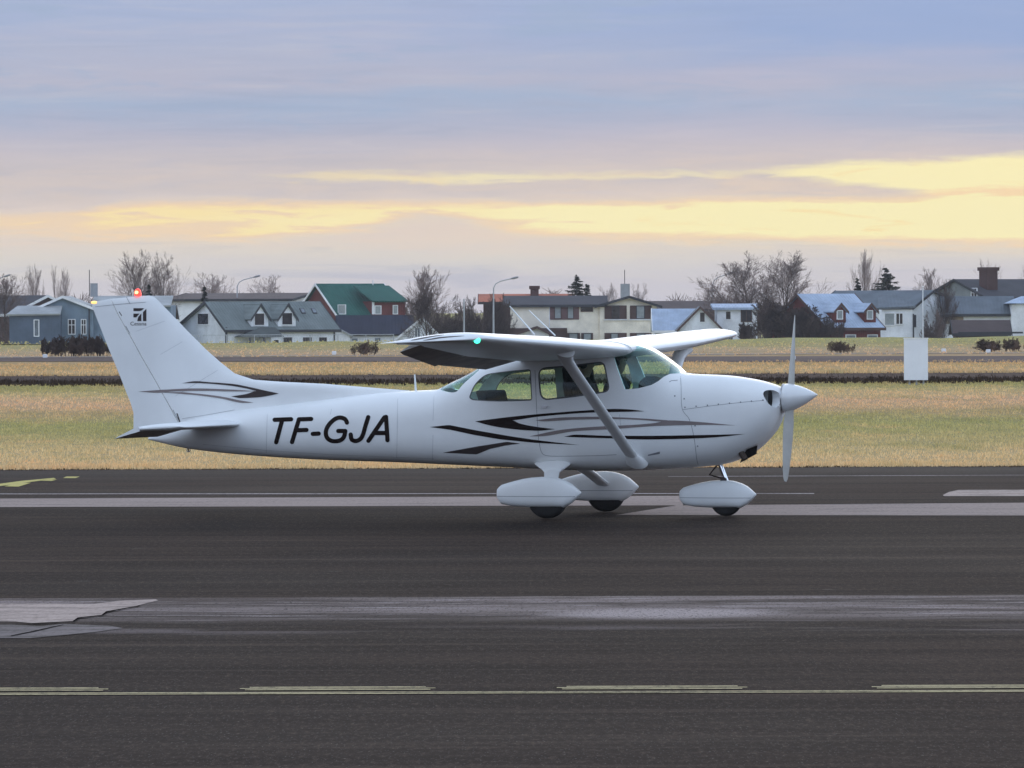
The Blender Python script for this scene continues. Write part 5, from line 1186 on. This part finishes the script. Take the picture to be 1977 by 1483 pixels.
# white house with slate roof
h = House('house', 'white house with slate roof and bay window, right of the brick-red house', 1760, 575, math.radians(-40))
h.eaves(1580, 1760, 592, 561, 8.5, W_white, R_mid, frac=.35, ov=.3, tm=T_dark)
h.side_window(1763, 608, 1768, 632, h.u1 if abs(h.u1) < .5 else 0., 1, fm=T_dark)
h2 = House('house', 'white clapboard annex with wide window, in front of the slate-roofed house', 1702, 560)
h2.block(1703, 1762, 598, 5, W_white); u0, z0 = h2.H(1696, 594, -.3); u1, _ = h2.H(1768, 590, -.3)
h2.slab([(u0, -.4, z0), (u1, -.4, z0 + .12), (u1 - 1.6, 4., z0 + 1.3), (u0 + .2, 4., z0 + 1.1)], .16, 'roof', R_mid)
h2.window(1707, 604, 1728, 629, cols=1, pm=G_blind); h2.window(1729, 604, 1744, 627, cols=2); h2.window(1705, 651, 1720, 657); h2.window(1726, 651, 1741, 657)
h2.panel(1762, 606, 1765, 656, 0, .06, 'corner_post', T_dark)
# right edge house
h = House('house', 'grey gabled house with black roof and thick brown chimney at the right edge', 1905, 600, math.radians(35))
h.eaves(1905, 2090, 572, 539, 9, W_gable, R_dark, frac=.5, ov=.3, tm=T_dark); h.side_window(1875, 556, 1887, 581, -.005, -1, cols=2, rows=2)
h.chimney(1906, 1926, 517, 560, 1.6, C_brick, C_brick, 1.2)
h = House('house', 'white low house with slate roof and tan shuttered window at the right edge', 1828, 575)
h.eaves(1826, 1956, 603, 572, 6, W_white2, R_mid, tm=T_dark, ov=.3); h.panel(1825, 608, 1860, 625, 0, .08, 'window_shutter', W_board)
h.block(1953, 2060, 588, 5, W_white2, -1.2); u0, z0 = h.H(1943, 586, -1.5); u1, _ = h.H(2070, 586, -1.5); um, zm = h.H(1972, 572, 1.2); MB().add([(u0, -1.6, z0), (u1, -1.6, z0), (u1, 4., z0), (u0, 4., z0), (um, 1.2, zm), (u1 - 1.4, 1.2, zm)], [(0, 1, 5, 4), (1, 2, 5), (2, 3, 4, 5), (3, 0, 4), (3, 2, 1, 0)]).build('hip_roof', R_light, h.root)
h = House('shed', 'low dark-roofed garden shed behind the shrubs at the right edge', 1846, 545, 0, 'shed')
h.eaves(1846, 1946, 640, 618, 4, W_brown, R_brown, ov=.3); h.panel(1850, 641, 1975, 644, -.3, .06, 'rail', T_dark)

# ------------------------------------------------------------------ trees
BT = 'bare trees among the houses'
tree = lambda label, px, top, Y, seed, wpx, **k: plant('bare_tree', label, 'tree', px, top, 655, Y, seed, BT, wpx=wpx, z_base=-2., **k)
thin = dict(n1=24, n2=9, n3=6, n4=5, ang=.62)
tree('leafless tree with spreading crown just left of the red tail beacon', 256, 485, 600, 11, 88, **thin)
tree('leafless round-crowned tree just right of the tail beacon', 317, 489, 605, 12, 70, **thin)
tree('slim leafless poplar at the left edge above the dark house', 68, 512, 620, 13, 34, ang=.4, mats=(M_bark, M_twigp))
tree('leafless tree overhanging the dark house at the left edge', 12, 530, 575, 14, 90, mats=(M_bark, M_twig))
tree('thin leafless sapling left of the thin aerial on the blue house', 128, 520, 630, 15, 26, ang=.4, n2=5, mats=(M_bark, M_twigp))
tree('thin leafless sapling between the slim poplar and the blue house', 108, 512, 632, 16, 18, ang=.38, n1=12, n2=6, n3=4, mats=(M_bark, M_twigp))
tree('leafless tree behind the low hall, left of the arched lamp', 410, 528, 660, 17, 70, mats=(M_bark, M_twigp))
tree('wide leafless tree behind the low hall, right of the arched lamp', 515, 532, 660, 18, 84, mats=(M_bark, M_twigp), n1=18)
tree('tall dark leafless tree right of the green-roofed house', 812, 515, 575, 19, 66, ang=.42, n1=20, n2=8)
tree('bushy dark leafless tree in front of the small white gable', 822, 560, 560, 20, 110, ang=.6, n1=22, n2=8, n3=6, base=.15, mats=(M_bark, M_bush))
tree('pale leafless tree behind the cream house beside the concrete block', 1240, 548, 690, 21, 40, mats=(M_bark, M_twigp))
tree('pale leafless tree left of the distant concrete block', 1178, 548, 690, 22, 44, mats=(M_bark, M_twigp))
tree('big leafless tree, left half of the broad double crown', 1452, 489, 590, 23, 140, n1=24, n2=9, ang=.62)
tree('big leafless tree, right half of the broad double crown', 1518, 487, 590, 24, 135, n1=24, n2=9, ang=.6)
tree('lower leafless tree spreading left of the broad double crown', 1392, 532, 600, 25, 120, n1=18, n2=8, ang=.75)
tree('slender pale leafless tree between the two right-hand conifers', 1666, 484, 640, 26, 58, mats=(M_bark, M_twigp), ang=.42)
tree('leafless tree with dark crown left of the flagpole', 1796, 518, 620, 27, 66, n1=18, n2=8)
tree('narrow dark tree right of the flagpole', 1822, 540, 575, 28, 44, n1=22, n2=9, ang=.4, base=.06, mats=(M_bark, M_bush))
tree('sparse leafless tree behind the brown chimney at the right edge', 1905, 500, 660, 29, 48, n1=14, n2=7, n3=4, mats=(M_bark, M_twigp))
tree('sparse leafless tree cut by the right edge of the view', 1978, 512, 660, 30, 40, n1=14, n2=7, n3=4, mats=(M_bark, M_twigp))
conifer('pointed dark conifer behind the cream house', 1114, 530, 655, 640, 44, 31, -2.); conifer('small dark conifer right beside the pointed one', 1134, 548, 655, 642, 26, 32, -2.)
conifer('slim conifer at the left foot of the slender pale tree', 1656, 538, 655, 600, 22, 33, -2.); conifer('broad shaggy conifer above the white slate-roofed house', 1712, 516, 655, 610, 66, 34, -2.)
conifer('small dark conifer peeking up right of the tail beacon', 288, 550, 655, 598, 20, 35, -2.); conifer('little conifer standing before the long low hall', 395, 553, 655, 600, 12, 36, -2.)
BG = 'leafless bushes in front of the houses'
def bush(label, px, top, base_, Y, seed, wpx, m=M_bush, stems=9, fan=1.2, z=None, **k):
    kw = dict(n1=12, n2=6, n3=5, n4=4, ang=.6, base=.02, twig=.015, lfac=.5); kw.update(k)
    return plant('bush', label, 'bush', px, top, base_, Y, seed, BG, (m, m), wpx, z, stems=stems, fan=fan, **kw)
for i, (px, w_, tp) in enumerate(((112, 62, 652), (150, 64, 646), (192, 62, 649), (226, 50, 654))):
    bush(('left end of the dark clipped hedge before the blue house', 'tallest middle part of the dark hedge before the blue house', 'right part of the dark hedge, next to the tail fin', 'part of the dark hedge hidden behind the rudder edge')[i], px, tp, 689, 335, 41 + i, w_ * 1.15, M_bush, 22, 1.4, 0., twig=.012)
bush('lone withered bush on the grass left of the wing tip', 703, 658, 687, 334, 46, 50, M_bushw, 16, .7, 0., n1=9, n3=4, twig=.007, ang=.75)
for i, (px, tp, w_, Y) in enumerate(((1500, 577, 92, 548), (1552, 590, 84, 546), (1590, 610, 70, 540), (1445, 622, 80, 545))):
    bush(('large dark bush behind the far wing tip, tallest of its clump', 'dark bush against the gable of the brick-red house', 'lower dark bush before the corner of the brick-red house', 'sprawling low bush left of the tall dark clump')[i], px, tp, 664, Y, 50 + i, w_, M_bush, 16, 2.2, -.6, n1=11, n2=7)
bush('brown withered shrub on the grass below the brick-red house', 1622, 659, 683, 337, 55, 50, M_bushw, 18, .8, 0., n1=9, twig=.007, ang=.75)
for i, (px, tp, w_) in enumerate(((870, 590, 60), (915, 575, 66), (958, 570, 60), (850, 620, 70))):
    bush(('dark bush between the small white gable and the thin lamp post', 'tall dark bush beside the thin lamp post', 'dense dark bush against the cream house corner', 'low dark bush just above the wing')[i], px, tp, 664, 572, 60 + i, w_, M_bush, 14, 2., -2., n1=11, n2=7)
for i, (px, tp, w_) in enumerate(((1912, 655, 74), (1955, 652, 70), (1990, 657, 50))):
    bush(('reddish shrub before the garden shed, left of its row', 'reddish shrub in the middle of the right-edge row', 'reddish shrub cut off by the right edge')[i], px, tp, 679, 346, 70 + i, w_, M_bushw, 12, 1.2, 0., n1=10, n3=4, twig=.010)
bush('grey bush between the white clapboard annex and the narrow dark tree', 1790, 600, 660, 552, 75, 40, M_twig, 10, 1.5, -2.)
# far-off mass of woodland and gardens that closes the view between the houses
g = np.random.default_rng(99); P0, P1, R0, R1 = [], [], [], []
for k in range(26000):
    x = (g.random() * 2 - 1) * 95; yy_ = 700 + 60 * g.random(); top = 2.6 + 1.0 * math.sin(x * .35) + .7 * math.sin(x * 1.3 + 2) + .4 * math.sin(x * 3.1); z = -2 + (top + 2) * g.random() ** .7; q = g.normal(size=3) * .45; q[2] = abs(q[2]) + .25
    P0.append((x, yy_, z - .4)); P1.append((x + q[0], yy_ + q[1], z + q[2] * .6)); R0.append(.05); R1.append(.02)
V, Fc = seg_mesh(P0, P1, R0, R1); o = fast_mesh('far_off_wood', V, Fc, M_twig); tag(o, 'far-off brownish belt of leafless scrub behind the houses', 'woodland', kind='stuff')

# ------------------------------------------------------------------ lamps, poles, fence, car, markers
M_galv = mat('galvanised_steel', (.42, .43, .45), .5, .08, 3, .4); M_lamp = mat('lamp_head', (.25, .25, .26), .5, .05, 3)
def lamp(label, px, top, base_, Y, arm_px, arm_py, seed=0):
    p = at(px, base_, Y); root = thing('street_lamp', label, 'street lamp', p, 0, 'street lamps'); t = at(px, top, Y) - p; e = at(arm_px, arm_py, Y) - p; mid = Vector((t.x * .5 + e.x * .35, 0, e.z - (e.z - t.z) * .32))
    MB().tube([(0, 0, 0), (0, 0, t.z * .5), (t.x, 0, t.z)], [.09, .075, .055], 8).build('pole', M_galv, root, 40)
    c = [Vector((t.x, 0, t.z)), Vector((t.x + (e.x - t.x) * .12, 0, t.z + (e.z - t.z) * .45)), Vector((t.x + (e.x - t.x) * .38, 0, t.z + (e.z - t.z) * .72)), Vector((e.x * .78, 0, e.z - (e.z - t.z) * .1)), Vector((e.x, 0, e.z))]
    MB().tube(c, .045, 8).build('arm', M_galv, root, 40)
    d = (c[-1] - c[-2]).normalized(); MB().tube([c[-1] - d * .1, c[-1] + d * .15, c[-1] + d * .5, c[-1] + d * .62], [.05, .10, .09, .03], 8).build('lamp_head', M_lamp, root, 40)
lamp('arched street lamp rising left of the wing antennas', 953, 556, 664, 560, 988, 538); lamp('arched street lamp behind the low hall', 458, 553, 664, 640, 491, 535); lamp('arched street lamp beside the broad leafless double crown', 1375, 552, 664, 640, 1406, 529)
lamp('street lamp with short arm at the far left edge', -6, 545, 664, 640, 9, 534)
p = at(896, 664, 560); t = thing('pole', 'plain grey pole standing in the dark bushes above the wing', 'pole', p); MB().tube([(0, 0, 0), (0, 0, at(896, 577, 560).z - p.z)], [.09, .06], 8).build('shaft', M_galv, t, 40)
p = at(1782, 664, 550); t = thing('flagpole', 'slim white flagpole before the white slate-roofed house', 'flagpole', p); MB().tube([(0, 0, 0), (0, 0, at(1782, 555, 550).z - p.z)], [.06, .04], 8).build('shaft', T_white, t, 40); MB().lathe([(0, .02), (.06, .07), (.14, .02)], 10, 'z', (0, 0, at(1782, 555, 550).z - p.z)).build('finial', T_white, t, 50)
fp = at(330, 668, 520); t = thing('chain_link_fence', 'chain-link fence with thin rail along the grass in front of the white dormer house', 'fence', fp)
xe = at(760, 664, 520).x - fp.x; zt = at(400, 647, 520).z - fp.z
npost = 9
for k in range(npost): x = xe * k / (npost - 1); MB().tube([(x, 0, -.2), (x, 0, zt)], .035, 6).build('post', M_galv, t)
MB().tube([(0, 0, zt), (xe, 0, zt)], .024, 6).build('top_rail', M_galv, t)
mb = MB()
for k in range(int(xe / .22)): x = k * .22; mb.add([(x, 0, 0), (x + .006, 0, 0), (x + .22, .0, zt), (x + .214, 0, zt), (x + .22, .004, 0), (x + .214, .004, 0), (x, .004, zt), (x + .006, .004, zt)], [(0, 1, 2, 3), (4, 5, 6, 7)])
mb.build('wire_mesh', M_galv, t)
# parked car, cut by the left edge
cp = at(-30, 668, 600); cp.z = -1.62; car = thing('parked_car', 'silver car parked below the dark house at the left edge', 'car', cp, math.radians(8)); M_car = mat('silver_car_paint', (.40, .43, .46), .3, .04, 2, .5, .3)
prof = round_poly([(-2.1, .28), (2.1, .28), (2.12, .62), (1.95, .80), (1.0, .90), (.45, 1.36), (-.95, 1.40), (-1.75, .98), (-2.1, .92)], .14)
MB().prism(prof, lambda a, b: (a, -.82, b), lambda a, b: (a, .82, b)).build('body', M_car, car, 40)
for q in ([(.85, .93), (.38, 1.30), (-.18, 1.32), (-.18, .93)], [(-.26, .93), (-.26, 1.32), (-.9, 1.33), (-1.45, .97)]): MB().prism(q, lambda a, b: (a, -.83, b), lambda a, b: (a, -.815, b)).build('side_glass', G_pane, car)
for x in (-1.3, 1.3):
    for y in (-.8, .8): w_ = MB().lathe([(-.1, .2), (-.1, .31), (.1, .31), (.1, .2)], 20, 'y', (x, y, .31)).build('wheel', P_rubber, car, 40); MB().lathe([(-.11, .02), (-.115, .19), (.115, .19), (.11, .02)], 16, 'y', (x, y, .31)).build('hubcap', P_metal, w_, 40)
MB().box(2.06, 2.13, -.7, -.45, .6, .74).build('headlight', G_blue, car)
# marker board on three posts
bp = on_ground(1766, 743); B = Frame(bp, math.radians(-9)); t = thing('marker_board', 'white box-shaped marker board on three short posts in the grass', 'sign', bp, math.radians(-9))
u0, z1 = B.hit(1745, 653.5); u1, z0 = B.hit(1790, 734)
M_board = mat('white_board', (.80, .82, .86), .5, .03, 1.2, .3)
MB().box(u0, u1, 0, .30, z0, z1 - .02).build('box', M_board, t); MB().box(u0 - .012, u1 + .012, -.012, .312, z1 - .017, z1 + .015).build('lid', T_white, t)
for k in (.22, .52, .82): x = u0 + (u1 - u0) * k; MB().tube([(x, .15, -.1), (x, .15, z0 + .01)], .028, 10).build('post', M_galv, t, 40)
M_mk = mat('white_marker', (.75, .76, .78), .5, .03, 3); first = None
for px, py, lb in ((87, 691.5, 'white edge marker in front of the dark hedge'), (645, 685, 'white edge marker on the grass left of the lone withered bush'), (1531, 695, 'white edge marker on the far runway above the propeller'), (1822, 680, 'small white edge marker right of the marker board'), (1908, 681.5, 'white edge marker below the reddish shrubs'), (1196, 694, 'white edge marker hidden beyond the windshield')):
    p = on_ground(px, py)
    if px == 1196: continue
    if first is None:
        first = thing('edge_marker', lb, 'marker', p, 0, 'white runway edge markers'); mb = MB(); rings = []
        for z, a in ((.0, .10), (.03, .10), (.04, .12), (.17, .115), (.19, .09)): rings.append([(a * x, a * .8 * y, z) for x, y in ((-1, -1), (1, -1), (1, 1), (-1, 1))])
        mb.loft(rings).build('cap', M_mk, first, None); MB().tube([(0, 0, -.1), (0, 0, .01)], .03, 8).build('stake', M_galv, first)
    else:
        c = first.copy(); COL.objects.link(c); c.location = p; c['label'] = lb
        for ch in list(first.children): q = ch.copy(); COL.objects.link(q); q.parent = c

# ------------------------------------------------------------------ thin evening haze between the airfield and the houses
hz = MB().box(-140, 140, -12, 800, -3.2, 14).build('haze', [], None); tag(hz, 'thin evening haze over the airfield', 'haze', kind='stuff')
hm = bpy.data.materials.new('haze'); hm.use_nodes = True; t = NT(hm.node_tree)
for n in list(t.n): t.n.remove(n)
pv = t.n.new('ShaderNodeVolumePrincipled'); pv.inputs['Color'].default_value = (.92, .90, .92, 1); pv.inputs['Density'].default_value = .00013
o = t.n.new('ShaderNodeOutputMaterial'); t.l.new(pv.outputs[0], o.inputs['Volume']); hz.data.materials.append(hm)
